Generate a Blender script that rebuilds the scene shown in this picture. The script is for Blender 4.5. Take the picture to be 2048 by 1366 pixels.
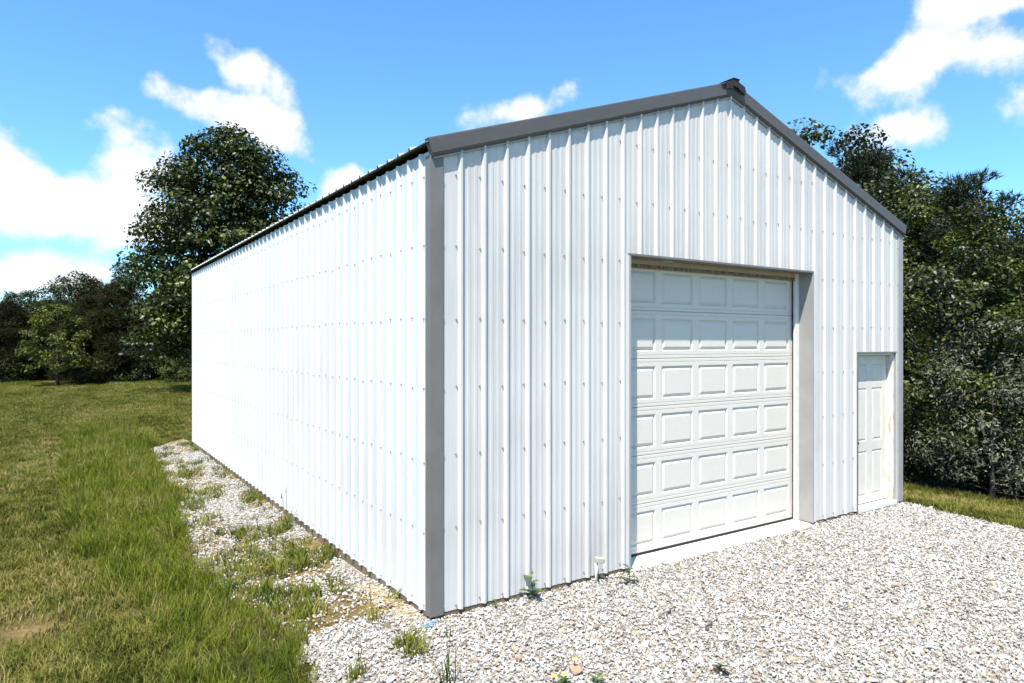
import bpy, math, random
import numpy as np
from mathutils import Vector, Matrix

# ---------------------------------------------------------------- scene / camera / light
for o in list(bpy.data.objects):
    bpy.data.objects.remove(o)
scene = bpy.context.scene
COL = scene.collection
R = math.radians

CAM = (-2.494, -4.928, 2.190)
YAW = 0.5866
FPX = 1364.2
HOR = 686.0
cam_data = bpy.data.cameras.new('camera')
cam_data.lens = 36.0 * FPX / 2048
cam_data.sensor_width = 36.0
cam_data.shift_y = (HOR - 683) / 2048
cam_data.clip_start = 0.05
cam_data.clip_end = 2000
cam = bpy.data.objects.new('camera', cam_data)
cam.location = CAM
cam.rotation_euler = (R(90), 0, -YAW)
COL.objects.link(cam)
scene.camera = cam

SUN_TRAVEL = Vector((1.28, 1.0, -3.2)).normalized()
SUN_EL = math.asin(-SUN_TRAVEL.z)
SUN_AZ = math.atan2(-SUN_TRAVEL.x, -SUN_TRAVEL.y)
sun_data = bpy.data.lights.new('sun', 'SUN')
sun_data.energy = 5.0
sun_data.angle = R(0.5)
sun_data.color = (1.0, 0.955, 0.88)
sun = bpy.data.objects.new('sun', sun_data)
sun.rotation_euler = SUN_TRAVEL.to_track_quat('-Z', 'Y').to_euler()
sun.location = (-20, -15, 50)
COL.objects.link(sun)

scene.view_settings.view_transform = 'Standard'
scene.view_settings.look = 'None'
scene.view_settings.exposure = 1.12
scene.view_settings.gamma = 1.0
scene.view_settings.use_curve_mapping = False
scene.render.engine = 'CYCLES'
scene.cycles.use_adaptive_sampling = True
scene.cycles.adaptive_threshold = 0.02
scene.cycles.max_bounces = 4
scene.cycles.diffuse_bounces = 2
scene.cycles.glossy_bounces = 3
scene.cycles.transmission_bounces = 4
scene.cycles.transparent_max_bounces = 4
scene.cycles.caustics_reflective = False
scene.cycles.caustics_refractive = False

FW = Vector((math.sin(YAW), math.cos(YAW), 0))
RT = Vector((math.cos(YAW), -math.sin(YAW), 0))
def ray(px, py):
    return (FW + RT * ((px - 1024) / FPX) + Vector((0, 0, 1)) * ((HOR - py) / FPX))
def at_depth(px, depth):
    s = (px - 1024) / FPX
    return (CAM[0] + depth * (FW.x + s * RT.x), CAM[1] + depth * (FW.y + s * RT.y))
def on_plane(px, py, z=-0.1):
    d = ray(px, py); t = (z - CAM[2]) / d.z
    return (CAM[0] + t * d.x, CAM[1] + t * d.y)

# ---- world: Nishita sky with scattered cumulus
world = bpy.data.worlds.new('World'); scene.world = world; world.use_nodes = True
def build_world():
    nt = world.node_tree; nt.nodes.clear()
    N = nt.nodes.new; L = nt.links.new
    out = N('ShaderNodeOutputWorld'); bg = N('ShaderNodeBackground'); bg.inputs['Strength'].default_value = 0.108
    sky = N('ShaderNodeTexSky'); sky.sky_type = 'NISHITA'; sky.sun_disc = False
    sky.sun_elevation = SUN_EL; sky.sun_rotation = SUN_AZ
    sky.altitude = 200; sky.air_density = 1.0; sky.dust_density = 0.4; sky.ozone_density = 2.0
    tint = N('ShaderNodeMix'); tint.data_type = 'RGBA'; tint.blend_type = 'MULTIPLY'; tint.inputs['Factor'].default_value = 1
    L(sky.outputs[0], tint.inputs['A']); tint.inputs['B'].default_value = (0.62, 1.0, 1.22, 1)
    tc = N('ShaderNodeTexCoord')
    def math_(op, a, b=None, c=None):
        n = N('ShaderNodeMath'); n.operation = op
        for i, v in enumerate((a, b, c)):
            if v is None: continue
            if isinstance(v, (int, float)): n.inputs[i].default_value = v
            else: L(v, n.inputs[i])
        return n.outputs[0]
    def noise(scale, detail, rough, off):
        mp = N('ShaderNodeVectorMath'); mp.operation = 'ADD'; L(tc.outputs['Generated'], mp.inputs[0]); mp.inputs[1].default_value = off
        n = N('ShaderNodeTexNoise'); n.inputs['Scale'].default_value = scale; n.inputs['Detail'].default_value = detail
        n.inputs['Roughness'].default_value = rough; L(mp.outputs[0], n.inputs['Vector'])
        return n
    # warped lookup direction gives billowing outlines
    wn = noise(7.0, 3, 0.55, (3.1, 1.7, 0.4))
    wv = N('ShaderNodeVectorMath'); wv.operation = 'SUBTRACT'; L(wn.outputs['Color'], wv.inputs[0]); wv.inputs[1].default_value = (0.5, 0.5, 0.5)
    ws = N('ShaderNodeVectorMath'); ws.operation = 'SCALE'; L(wv.outputs[0], ws.inputs[0]); ws.inputs['Scale'].default_value = 0.09
    wd = N('ShaderNodeVectorMath'); wd.operation = 'ADD'; L(tc.outputs['Generated'], wd.inputs[0]); L(ws.outputs[0], wd.inputs[1])
    # every cloud: direction, half width, half height (radians), tilt, strength
    clouds = [(465, 135, .072, .040, -25, 1.0), (380, 210, .072, .032, -22, .95), (505, 252, .088, .028, -14, 1.0), 
              (50, 390, .18, .066, -12, 1.7), (200, 425, .11, .054, -8, 1.5), (-140, 370, .15, .09, 0, 1.2), (268, 322, .060, .040, 0, .7), (60, 545, .12, .040, 0, .95), 
              (690, 358, .055, .038, 20, 1.0), (1050, 238, .085, .028, 12, .9), (1840, 140, .115, .050, 14, 1.05), (1965, 120, .08, .045, 0, .95), (1800, 268, .075, .036, 0, .85),
              (1990, 8, .10, .035, 0, .85), (2120, 190, .08, .05, 0, .9), (2300, 250, .12, .06, 0, 1.0), (-400, 200, .16, .08, 0, 1.1)]
    items = []
    for (px, py, rw, rh, tilt, st) in clouds:
        items.append((ray(px, py).normalized(), rw, rh, tilt, st))
    rr = random.Random(5)
    for k in range(9):   # the same broken cumulus goes on all round, outside the picture
        az = YAW + R(55 + 250 * (k + rr.random()) / 9.0); el = R(rr.uniform(6, 45))
        items.append((Vector((math.sin(az) * math.cos(el), math.cos(az) * math.cos(el), math.sin(el))), rr.uniform(.1, .24), rr.uniform(.045, .10), rr.uniform(-20, 20), rr.uniform(.8, 1.2)))
    acc = None
    for (c, rw, rh, tilt, st) in items:
        u = Vector((c.y, -c.x, 0)).normalized(); v = u.cross(c).normalized()
        if v.z < 0: v = -v
        ct, sn = math.cos(R(tilt)), math.sin(R(tilt))
        u2 = u * ct + v * sn; v2 = v * ct - u * sn; w2 = u2.cross(v2)
        mp = N('ShaderNodeMapping'); mp.vector_type = 'TEXTURE'; L(wd.outputs[0], mp.inputs['Vector'])
        mp.inputs['Location'].default_value = c; mp.inputs['Rotation'].default_value = Matrix((u2, v2, w2)).transposed().to_euler(); mp.inputs['Scale'].default_value = (rw, rh, .5)
        ln = N('ShaderNodeVectorMath'); ln.operation = 'LENGTH'; L(mp.outputs[0], ln.inputs[0])
        q = math_('MULTIPLY_ADD', ln.outputs['Value'], -st, st)
        acc = q if acc is None else math_('SMOOTH_MAX', acc, q, 0.25)
    n1 = noise(9.5, 8, 0.62, (0.3, 2.2, 5.0))
    dens = math_('ADD', acc, math_('MULTIPLY', math_('SUBTRACT', n1.outputs['Fac'], 0.5), 2.5))
    mr = N('ShaderNodeMapRange'); mr.interpolation_type = 'SMOOTHSTEP'; L(dens, mr.inputs['Value'])
    mr.inputs['From Min'].default_value = 0.02; mr.inputs['From Max'].default_value = 0.62
    fac = mr.outputs[0]
    # cloud colour: bright tops, faintly lavender thinner parts
    cr = N('ShaderNodeMix'); cr.data_type = 'RGBA'; L(math_('MULTIPLY', dens, 0.9), cr.inputs['Factor'])
    cr.inputs['A'].default_value = (4.0, 4.3, 4.7, 1); cr.inputs['B'].default_value = (5.2, 5.2, 5.2, 1)
    mx = N('ShaderNodeMix'); mx.data_type = 'RGBA'; L(fac, mx.inputs['Factor']); L(tint.outputs['Result'], mx.inputs['A']); L(cr.outputs['Result'], mx.inputs['B'])
    L(mx.outputs['Result'], bg.inputs['Color']); L(bg.outputs[0], out.inputs['Surface'])
build_world()
world.cycles.sampling_method = 'MANUAL'
world.cycles.sample_map_resolution = 256

# ---------------------------------------------------------------- helpers
def link(o, parent=None):
    COL.objects.link(o)
    if parent is not None: o.parent = parent
    return o
def tag(o, label=None, cat=None, group=None, kind=None):
    if label: o['label'] = label
    if cat: o['category'] = cat
    if group: o['group'] = group
    if kind: o['kind'] = kind
    return o
def empty(name, loc=(0, 0, 0), rz=0.0):
    o = bpy.data.objects.new(name, None); o.location = loc; o.rotation_euler = (0, 0, rz); o.empty_display_size = .2
    return link(o)
def mk(name, verts, faces, mat, parent=None, smooth=False):
    me = bpy.data.meshes.new(name); me.from_pydata([tuple(v) for v in verts], [], faces); me.update()
    if mat is not None: me.materials.append(mat)
    if smooth: me.shade_smooth()
    o = bpy.data.objects.new(name, me)
    if parent is not None:
        o.matrix_parent_inverse = Matrix.Translation(-Vector(parent.location)) if parent.rotation_euler.z == 0 else Matrix()
    return link(o, parent)
class MB:
    """collects simple solids into one mesh"""
    def __init__(s): s.v = []; s.f = []
    def box(s, x0, x1, y0, y1, z0, z1):
        b = len(s.v)
        s.v += [(x0, y0, z0), (x1, y0, z0), (x1, y1, z0), (x0, y1, z0), (x0, y0, z1), (x1, y0, z1), (x1, y1, z1), (x0, y1, z1)]
        s.f += [tuple(b + i for i in q) for q in ((0, 3, 2, 1), (4, 5, 6, 7), (0, 1, 5, 4), (1, 2, 6, 5), (2, 3, 7, 6), (3, 0, 4, 7))]
        return s
    def quad(s, a, b, c, d):
        i = len(s.v); s.v += [a, b, c, d]; s.f.append((i, i + 1, i + 2, i + 3)); return s
    def prism(s, sec, path0, path1):
        """section points (callables of end) joined between two ends"""
        b = len(s.v); n = len(sec)
        s.v += [path0(p) for p in sec] + [path1(p) for p in sec]
        for i in range(n):
            j = (i + 1) % n
            s.f.append((b + i, b + j, b + n + j, b + n + i))
        s.f.append(tuple(b + i for i in reversed(range(n)))); s.f.append(tuple(b + n + i for i in range(n)))
        return s
    def tube(s, pts, rad, n=7, cap=True):
        pts = [Vector(p) for p in pts]; rings = []
        for i, p in enumerate(pts):
            d = (pts[min(i + 1, len(pts) - 1)] - pts[max(i - 1, 0)]).normalized()
            a = d.cross(Vector((0.31, 0.17, 0.93)) if abs(d.z) < .9 else Vector((1, 0.1, 0))).normalized(); b = d.cross(a)
            r = rad[i] if hasattr(rad, '__len__') else rad
            st = len(s.v)
            for k in range(n):
                t = 2 * math.pi * k / n
                s.v.append(tuple(p + a * (r * math.cos(t)) + b * (r * math.sin(t))))
            rings.append(st)
        for i in range(len(rings) - 1):
            for k in range(n):
                k2 = (k + 1) % n
                s.f.append((rings[i] + k, rings[i] + k2, rings[i + 1] + k2, rings[i + 1] + k))
        if cap:
            s.f.append(tuple(rings[0] + k for k in reversed(range(n)))); s.f.append(tuple(rings[-1] + k for k in range(n)))
        return s
    def build(s, name, mat, parent=None, smooth=False):
        return mk(name, s.v, s.f, mat, parent, smooth)
def fast_mesh(name, V, sizes, idx, mat, attr=None):
    me = bpy.data.meshes.new(name)
    me.vertices.add(len(V)); me.vertices.foreach_set('co', np.ascontiguousarray(V, dtype=np.float32).ravel())
    me.loops.add(len(idx)); me.loops.foreach_set('vertex_index', np.ascontiguousarray(idx, dtype=np.int32))
    me.polygons.add(len(sizes))
    st = np.concatenate([[0], np.cumsum(sizes)[:-1]]).astype(np.int32)
    me.polygons.foreach_set('loop_start', st); me.polygons.foreach_set('loop_total', np.ascontiguousarray(sizes, dtype=np.int32))
    me.update(calc_edges=True)
    for k, a in (attr or {}).items():
        at = me.attributes.new(k, 'FLOAT', 'POINT'); at.data.foreach_set('value', np.ascontiguousarray(a, dtype=np.float32))
    if mat is not None: me.materials.append(mat)
    return me

# value noise for masks and terrain
class VNoise:
    def __init__(s, seed): s.t = np.random.default_rng(seed).random((64, 64))
    def __call__(s, x, y, freq):
        x = np.asarray(x, float) * freq; y = np.asarray(y, float) * freq
        xi = np.floor(x).astype(int); yi = np.floor(y).astype(int); fx = x - xi; fy = y - yi
        fx = fx * fx * (3 - 2 * fx); fy = fy * fy * (3 - 2 * fy)
        t = s.t; a = t[xi % 64, yi % 64]; b = t[(xi + 1) % 64, yi % 64]; c = t[xi % 64, (yi + 1) % 64]; d = t[(xi + 1) % 64, (yi + 1) % 64]
        return (a * (1 - fx) + b * fx) * (1 - fy) + (c * (1 - fx) + d * fx) * fy
    def fbm(s, x, y, freq, n=3):
        return sum(s(x + 13.7 * k, y - 7.1 * k, freq * 2 ** k) * .5 ** k for k in range(n)) / sum(.5 ** k for k in range(n))
VN = VNoise(3)

# ---------------------------------------------------------------- materials
def new_mat(name):
    m = bpy.data.materials.new(name); m.use_nodes = True
    nt = m.node_tree; p = nt.nodes['Principled BSDF']
    return m, nt, p
def ramp(nt, stops, src=None, interp='LINEAR'):
    r = nt.nodes.new('ShaderNodeValToRGB'); e = r.color_ramp.elements; r.color_ramp.interpolation = interp
    while len(e) < len(stops): e.new(0.5)
    for i, (p, c) in enumerate(stops):
        e[i].position = p; e[i].color = (*c, 1) if len(c) == 3 else c
    if src is not None: nt.links.new(src, r.inputs[0])
    return r
def tex_noise(nt, scale, detail=4, rough=.55, coord='Object', stretch=None):
    tc = nt.nodes.new('ShaderNodeTexCoord'); n = nt.nodes.new('ShaderNodeTexNoise')
    n.inputs['Scale'].default_value = scale; n.inputs['Detail'].default_value = detail; n.inputs['Roughness'].default_value = rough
    if stretch:
        mp = nt.nodes.new('ShaderNodeMapping'); mp.inputs['Scale'].default_value = stretch
        nt.links.new(tc.outputs[coord], mp.inputs[0]); nt.links.new(mp.outputs[0], n.inputs['Vector'])
    else: nt.links.new(tc.outputs[coord], n.inputs['Vector'])
    return n
def bump(nt, p, src, strength, dist=.01):
    b = nt.nodes.new('ShaderNodeBump'); b.inputs['Strength'].default_value = strength; b.inputs['Distance'].default_value = dist
    nt.links.new(src, b.inputs['Height']); nt.links.new(b.outputs[0], p.inputs['Normal'])
def plain(name, col, rough=.5, metal=0.0, var=.12, scale=6, bumps=0.0, spec=.5, stretch=None):
    m, nt, p = new_mat(name)
    n = tex_noise(nt, scale, 5, .6, 'Object', stretch)
    r = ramp(nt, [(.3, tuple(c * (1 - var) for c in col)), (.7, tuple(min(1, c * (1 + var)) for c in col))], n.outputs['Fac'])
    nt.links.new(r.outputs[0], p.inputs['Base Color']); p.inputs['Roughness'].default_value = rough; p.inputs['Metallic'].default_value = metal
    p.inputs['Specular IOR Level'].default_value = spec
    if bumps: bump(nt, p, n.outputs['Fac'], bumps)
    return m
def siding_mat(name, base, dirt, amount):
    m, nt, p = new_mat(name)
    st = tex_noise(nt, 5.0, 7, .7, 'Object', (11, 11, .22))     # rain streaks
    fine = tex_noise(nt, 160, 3, .6, 'Object')
    big = tex_noise(nt, .9, 4, .5, 'Object')
    mul = nt.nodes.new('ShaderNodeMath'); mul.operation = 'MULTIPLY'; nt.links.new(st.outputs['Fac'], mul.inputs[0]); nt.links.new(big.outputs['Fac'], mul.inputs[1])
    add = nt.nodes.new('ShaderNodeMath'); add.operation = 'MULTIPLY_ADD'; nt.links.new(fine.outputs['Fac'], add.inputs[0]); add.inputs[1].default_value = .12; nt.links.new(mul.outputs[0], add.inputs[2])
    r = ramp(nt, [(.27, base), (.27 + amount, tuple(b * .5 + d * .5 for b, d in zip(base, dirt)))], add.outputs[0])
    nt.links.new(r.outputs[0], p.inputs['Base Color']); p.inputs['Roughness'].default_value = .42; p.inputs['Specular IOR Level'].default_value = .35
    oil = tex_noise(nt, 2.2, 2, .5, 'Object', (3, 3, .6)); bump(nt, p, oil.outputs['Fac'], .12, .01)
    return m
M = {}
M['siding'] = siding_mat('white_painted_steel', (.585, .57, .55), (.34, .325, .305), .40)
M['siding_front'] = siding_mat('weathered_dimmed_white_steel', (.535, .515, .485), (.26, .245, .23), .26)  # grime film is real; base also darkened to imitate the front's weaker sunlight
M['trim'] = plain('grey_trim_steel', (.145, .134, .122), .5, 0, .12, 2.5)
M['trim_pale'] = plain('pale_trim_steel', (.29, .275, .265), .45, 0, .10, 2.5)
M['fascia'] = plain('charcoal_trim_steel', (.078, .071, .066), .5, 0, .10, 3, stretch=(2, 2, 14))
M['roof'] = plain('roof_steel', (.30, .30, .30), .45, 0, .08, 2)
M['black_foam'] = plain('black_closure_foam', (.012, .012, .014), .9, 0, .3, 20, .4)
M['door_white'] = plain('cream_door_enamel', (.59, .55, .48), .5, 0, .03, 30, .06)
M['mandoor'] = plain('cream_door_paint', (.60, .56, .485), .5, 0, .05, 8, .03)
M['casing'] = plain('painted_casing', (.66, .63, .57), .55, 0, .08, 12, .06)
M['tan'] = plain('tan_header_board', (.36, .30, .21), .7, 0, .12, 9, .1)
M['rubber'] = plain('black_rubber', (.012, .011, .010), .8, 0, .3, 25, .3)
M['concrete'] = plain('pale_concrete', (.60, .57, .50), .85, 0, .10, 14, .3)
M['brass'] = plain('dark_brass', (.10, .075, .035), .35, .8, .1, 20)
M['screw'] = plain('weathered_screw', (.34, .34, .35), .4, .5, .15, 60)
M['pvc'] = plain('white_pvc', (.52, .51, .48), .4, 0, .04, 20)
M['pvc_cream'] = plain('cream_box', (.36, .335, .25), .5, 0, .06, 20)
M['bark'] = plain('grey_brown_bark', (.055, .043, .032), .9, 0, .35, 9, .7, stretch=(3, 3, .6))
M['bark_dark'] = plain('dark_bark', (.028, .021, .016), .9, 0, .35, 9, .7, stretch=(3, 3, .6))
M['blue'] = plain('blue_plastic', (.06, .22, .36), .4, 0, .2, 30)
def wood_mat():
    m, nt, p = new_mat('weathered_treated_lumber')
    n = tex_noise(nt, 5, 7, .65, 'Object', (1, 1, 14)); k = tex_noise(nt, 1.6, 3, .5, 'Object')
    mx = nt.nodes.new('ShaderNodeMath'); mx.operation = 'MULTIPLY_ADD'; nt.links.new(n.outputs['Fac'], mx.inputs[0]); mx.inputs[1].default_value = .65
    nt.links.new(k.outputs['Fac'], mx.inputs[2])
    r = ramp(nt, [(.5, (.07, .045, .025)), (.78, (.145, .10, .056)), (1.0, (.22, .165, .10))], mx.outputs[0])
    nt.links.new(r.outputs[0], p.inputs['Base Color']); p.inputs['Roughness'].default_value = .85; bump(nt, p, n.outputs['Fac'], .5)
    return m
M['wood'] = wood_mat()
def worn_wood():
    m, nt, p = new_mat('peeling_white_jamb')
    n = tex_noise(nt, 4, 8, .75, 'Object', (4, 4, .5))
    r = ramp(nt, [(.50, (.66, .63, .56)), (.58, (.40, .30, .20))], n.outputs['Fac'])
    nt.links.new(r.outputs[0], p.inputs['Base Color']); p.inputs['Roughness'].default_value = .8
    return m
M['worn'] = worn_wood()
def grimy():
    m, nt, p = new_mat('grimy_weatherstrip')
    n = tex_noise(nt, 40, 5, .7, 'Object')
    r = ramp(nt, [(.42, (.06, .046, .026)), (.66, (.30, .25, .16))], n.outputs['Fac'])
    nt.links.new(r.outputs[0], p.inputs['Base Color']); p.inputs['Roughness'].default_value = .9
    return m
M['grimy'] = grimy()
def leaf_mat(name, stops, trans=.3, rough=.45, spec=.5, tcol=None):
    m, nt, p = new_mat(name)
    at = nt.nodes.new('ShaderNodeAttribute'); at.attribute_name = 'rnd'
    r = ramp(nt, stops, at.outputs['Fac'])
    nt.links.new(r.outputs[0], p.inputs['Base Color']); p.inputs['Roughness'].default_value = rough; p.inputs['Specular IOR Level'].default_value = spec
    tr = nt.nodes.new('ShaderNodeBsdfTranslucent'); mx = nt.nodes.new('ShaderNodeMixShader'); mx.inputs[0].default_value = trans
    hs = nt.nodes.new('ShaderNodeHueSaturation'); hs.inputs['Hue'].default_value = .485; hs.inputs['Saturation'].default_value = 1.15; hs.inputs['Value'].default_value = 1.5
    nt.links.new(r.outputs[0], hs.inputs['Color']); nt.links.new(hs.outputs[0], tr.inputs['Color'])
    out = nt.nodes['Material Output']
    nt.links.new(p.outputs[0], mx.inputs[1]); nt.links.new(tr.outputs[0], mx.inputs[2]); nt.links.new(mx.outputs[0], out.inputs['Surface'])
    return m
M['leaf_poplar'] = leaf_mat('poplar_leaf', [(0, (.011, .017, .003)), (.5, (.026, .036, .006)), (.82, (.070, .088, .013)), (1, (.18, .20, .04))], .18, .38, .25)
M['leaf_far'] = leaf_mat('far_leaf', [(0, (.012, .018, .004)), (.6, (.032, .042, .008)), (1, (.085, .10, .018))], .2, .5, .22)
M['leaf_lime'] = leaf_mat('lime_leaf', [(0, (.045, .062, .010)), (.6, (.085, .11, .016)), (1, (.14, .17, .028))], .35, .45, .4)
M['leaf_vine'] = leaf_mat('vine_leaf', [(0, (.010, .016, .003)), (.5, (.029, .039, .006)), (.82, (.092, .11, .015)), (1, (.21, .23, .04))], .18, .42, .3)
M['leaf_olive'] = leaf_mat('silver_olive_leaf', [(0, (.036, .040, .022)), (.6, (.095, .10, .06)), (1, (.20, .205, .13))], .15, .5, .3)
M['leaf_yellow'] = leaf_mat('yellowish_leaf', [(0, (.028, .036, .006)), (.6, (.075, .088, .012)), (1, (.16, .175, .025))], .25, .5, .25)
M['cedar'] = leaf_mat('cedar_spray', [(0, (.012, .012, .003)), (.6, (.028, .028, .007)), (1, (.060, .056, .015))], .08, .8, .15)
M['cedar_green'] = leaf_mat('green_cedar_spray', [(0, (.013, .019, .008)), (.6, (.024, .032, .012)), (1, (.042, .050, .018))], .08, .75, .2)
M['weed'] = leaf_mat('weed_leaf', [(0, (.045, .085, .018)), (1, (.10, .15, .032))], .3, .4, .5)
M['weed_dark'] = leaf_mat('dark_weed_leaf', [(0, (.02, .028, .010)), (1, (.06, .062, .018))], .25, .5, .4)
M['petal'] = plain('yellow_petal', (.75, .55, .02), .6)
M['straw'] = plain('dry_straw', (.42, .30, .15), .8, 0, .3, 40)
def inst_mat(name, stops, trans=0.0, rough=.8, spec=.3, nscale=0, patch=None, stripes=False):
    """colour by the copy's own random number, with patches that follow the ground"""
    m, nt, p = new_mat(name)
    oi = nt.nodes.new('ShaderNodeObjectInfo')
    src = oi.outputs['Random']
    if patch:
        geo = nt.nodes.new('ShaderNodeNewGeometry'); n = nt.nodes.new('ShaderNodeTexNoise'); n.inputs['Scale'].default_value = patch; n.inputs['Detail'].default_value = 4
        mpn = nt.nodes.new('ShaderNodeMapping'); mpn.inputs['Scale'].default_value = (1, .22, 1) if stripes else (1, 1, 1); mpn.inputs['Rotation'].default_value = (0, 0, R(6)); nt.links.new(geo.outputs['Position'], mpn.inputs[0]); nt.links.new(mpn.outputs[0], n.inputs['Vector'])
        mm = nt.nodes.new('ShaderNodeMath'); mm.operation = 'MULTIPLY_ADD'; nt.links.new(n.outputs['Fac'], mm.inputs[0]); mm.inputs[1].default_value = 1.8; mm.inputs[2].default_value = -.9
        ad = nt.nodes.new('ShaderNodeMath'); ad.operation = 'ADD'; ad.use_clamp = True; nt.links.new(src, ad.inputs[0]); nt.links.new(mm.outputs[0], ad.inputs[1]); src = ad.outputs[0]
    r = ramp(nt, stops, src)
    col = r.outputs[0]
    if nscale:
        n = tex_noise(nt, nscale, 4, .6, 'Object'); k = ramp(nt, [(.3, (.72, .70, .68)), (.7, (1.1, 1.1, 1.1))], n.outputs['Fac'])
        mu = nt.nodes.new('ShaderNodeMix'); mu.data_type = 'RGBA'; mu.blend_type = 'MULTIPLY'; mu.inputs['Factor'].default_value = 1
        nt.links.new(col, mu.inputs['A']); nt.links.new(k.outputs[0], mu.inputs['B']); col = mu.outputs['Result']
    nt.links.new(col, p.inputs['Base Color']); p.inputs['Roughness'].default_value = rough; p.inputs['Specular IOR Level'].default_value = spec
    if trans:
        tr = nt.nodes.new('ShaderNodeBsdfTranslucent'); mx = nt.nodes.new('ShaderNodeMixShader'); mx.inputs[0].default_value = trans
        nt.links.new(col, tr.inputs['Color']); nt.links.new(p.outputs[0], mx.inputs[1]); nt.links.new(tr.outputs[0], mx.inputs[2])
        nt.links.new(mx.outputs[0], nt.nodes['Material Output'].inputs['Surface'])
    return m
M['stone'] = inst_mat('limestone_chip', [(0, (.54, .53, .505)), (.42, (.42, .41, .39)), (.72, (.31, .295, .27)), (.89, (.34, .27, .19)), (.95, (.20, .165, .13)), (1, (.12, .10, .085))], 0, .85, .2, 30)
M['grass_lawn'] = inst_mat('lawn_blade', [(0, (.042, .050, .008)), (.38, (.098, .108, .016)), (.7, (.165, .165, .030)), (.9, (.20, .17, .05)), (1, (.28, .22, .09))], .25, .65, .08, 0, .8, True)
M['grass_tall'] = inst_mat('tall_grass_blade', [(0, (.055, .078, .008)), (.4, (.115, .145, .012)), (.75, (.17, .19, .018)), (.92, (.20, .18, .04)), (1, (.28, .22, .09))], .3, .55, .12, 0, 1.1)
M['grass_bright'] = inst_mat('weedy_grass_blade', [(0, (.055, .080, .012)), (.6, (.135, .15, .016)), (1, (.23, .21, .045))], .3, .55, .12, 0, 1.2)

# ---------------------------------------------------------------- ground
def inpoly(x, y, poly):
    x = np.asarray(x, float); y = np.asarray(y, float); r = np.zeros(x.shape, bool); n = len(poly)
    for i in range(n):
        (xa, ya), (xb, yb) = poly[i], poly[(i + 1) % n]
        c = ((ya > y) != (yb > y)) & (x < (xb - xa) * (y - ya) / (yb - ya + 1e-12) + xa)
        r ^= c
    return r
IMG = lambda pts: [on_plane(*p) for p in pts]
P_MAIN = [(0.02, 0.1)] + IMG([(800, 1222), (690, 1256), (605, 1288), (588, 1325), (640, 1366)]) + [(-1.0, -1.6), (-1.6, -3.5), (-2.5, -7), (-2.5, -12), (9.5, -12), (7.0, -6), (6.95, -3.5), (7.12, -1.6), (7.38, 0.15)]
P_STRIP = IMG([(300, 893), (335, 879), (372, 876)]) + [(-.02, 12.0), (.02, 9), (.02, 0)] + IMG([(800, 1222), (720, 1188), (640, 1130), (560, 1078), (480, 1040), (400, 1000), (350, 962), (318, 930)])
P_SPARSE = IMG([(345, 962), (480, 1040), (640, 1130), (800, 1222), (690, 1256), (605, 1288), (535, 1268), (465, 1192), (395, 1112), (362, 1030)])
P_TALL = IMG([(118, 880), (160, 852), (255, 848), (318, 885), (318, 930), (350, 965), (396, 1030), (428, 1110), (500, 1190), (560, 1262), (592, 1300), (575, 1366)]) + [(-1.35, -1.2), (-1.9, -1.2)] + IMG([(330, 1366), (290, 1270), (235, 1180), (205, 1110), (165, 1040), (150, 980), (128, 930)])
def warp(x, y, amp=.22, f=1.3):
    x = np.asarray(x, float); y = np.asarray(y, float)
    return x + (VN.fbm(x, y, f) - .5) * 2 * amp, y + (VN.fbm(x + 31, y + 17, f) - .5) * 2 * amp
def zone(x, y):
    """0 lawn, 1 gravel, 2 gravel strip by the wall, 3 bare soil with weeds, 4 tall grass"""
    wx, wy = warp(x, y, .16)
    z = np.zeros(np.shape(wx), int)
    tx, ty = warp(x, y, .28, .9)
    z[inpoly(tx, ty, P_TALL)] = 4; z[inpoly(wx, wy, P_SPARSE)] = 3; z[inpoly(wx, wy, P_STRIP)] = 2
    ex, ey = warp(x, y, .10)
    z[inpoly(ex, ey, P_MAIN)] = 1
    z[(np.asarray(x) > 0) & (np.asarray(x) < 7.3) & (np.asarray(y) > -.3) & (np.asarray(y) < .15)] = 1
    return z
def sstep(a, b, x):
    t = np.clip((np.asarray(x, float) - a) / (b - a), 0, 1); return t * t * (3 - 2 * t)
def ground_z(x, y):
    x = np.asarray(x, float); y = np.asarray(y, float)
    z = np.full(np.broadcast(x, y).shape, -.055)
    side = sstep(.3, -.5, x) * sstep(.1, 2.2, y)
    z = z - .125 * side
    z = z - .05 * sstep(-1.0, -3.0, x) * sstep(-3, 1, y)
    z = z - .11 * np.clip(x - 7.25, 0, 9) * sstep(7.2, 8.2, x)
    far = np.hypot(x - CAM[0], y - CAM[1])
    z = z + (VN.fbm(x, y, .35) - .5) * .07 * sstep(0.4, 2.5, np.maximum(-x, -y)) 
    z = z + (VN.fbm(x, y, .05) - .5) * .5 * sstep(22, 60, far)
    return z
def axis(lo, hi, fine_lo, fine_hi, step):
    a = list(np.arange(fine_lo, fine_hi + 1e-6, step)); s = step; v = fine_hi
    while v < hi: s *= 1.22; v += s; a.append(v)
    s = step; v = fine_lo
    while v > lo: s *= 1.22; v -= s; a.insert(0, v)
    return np.array(a)
GX = axis(-500, 500, -5.5, 9.5, .11); GY = axis(-120, 700, -6.0, 17, .13)
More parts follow.
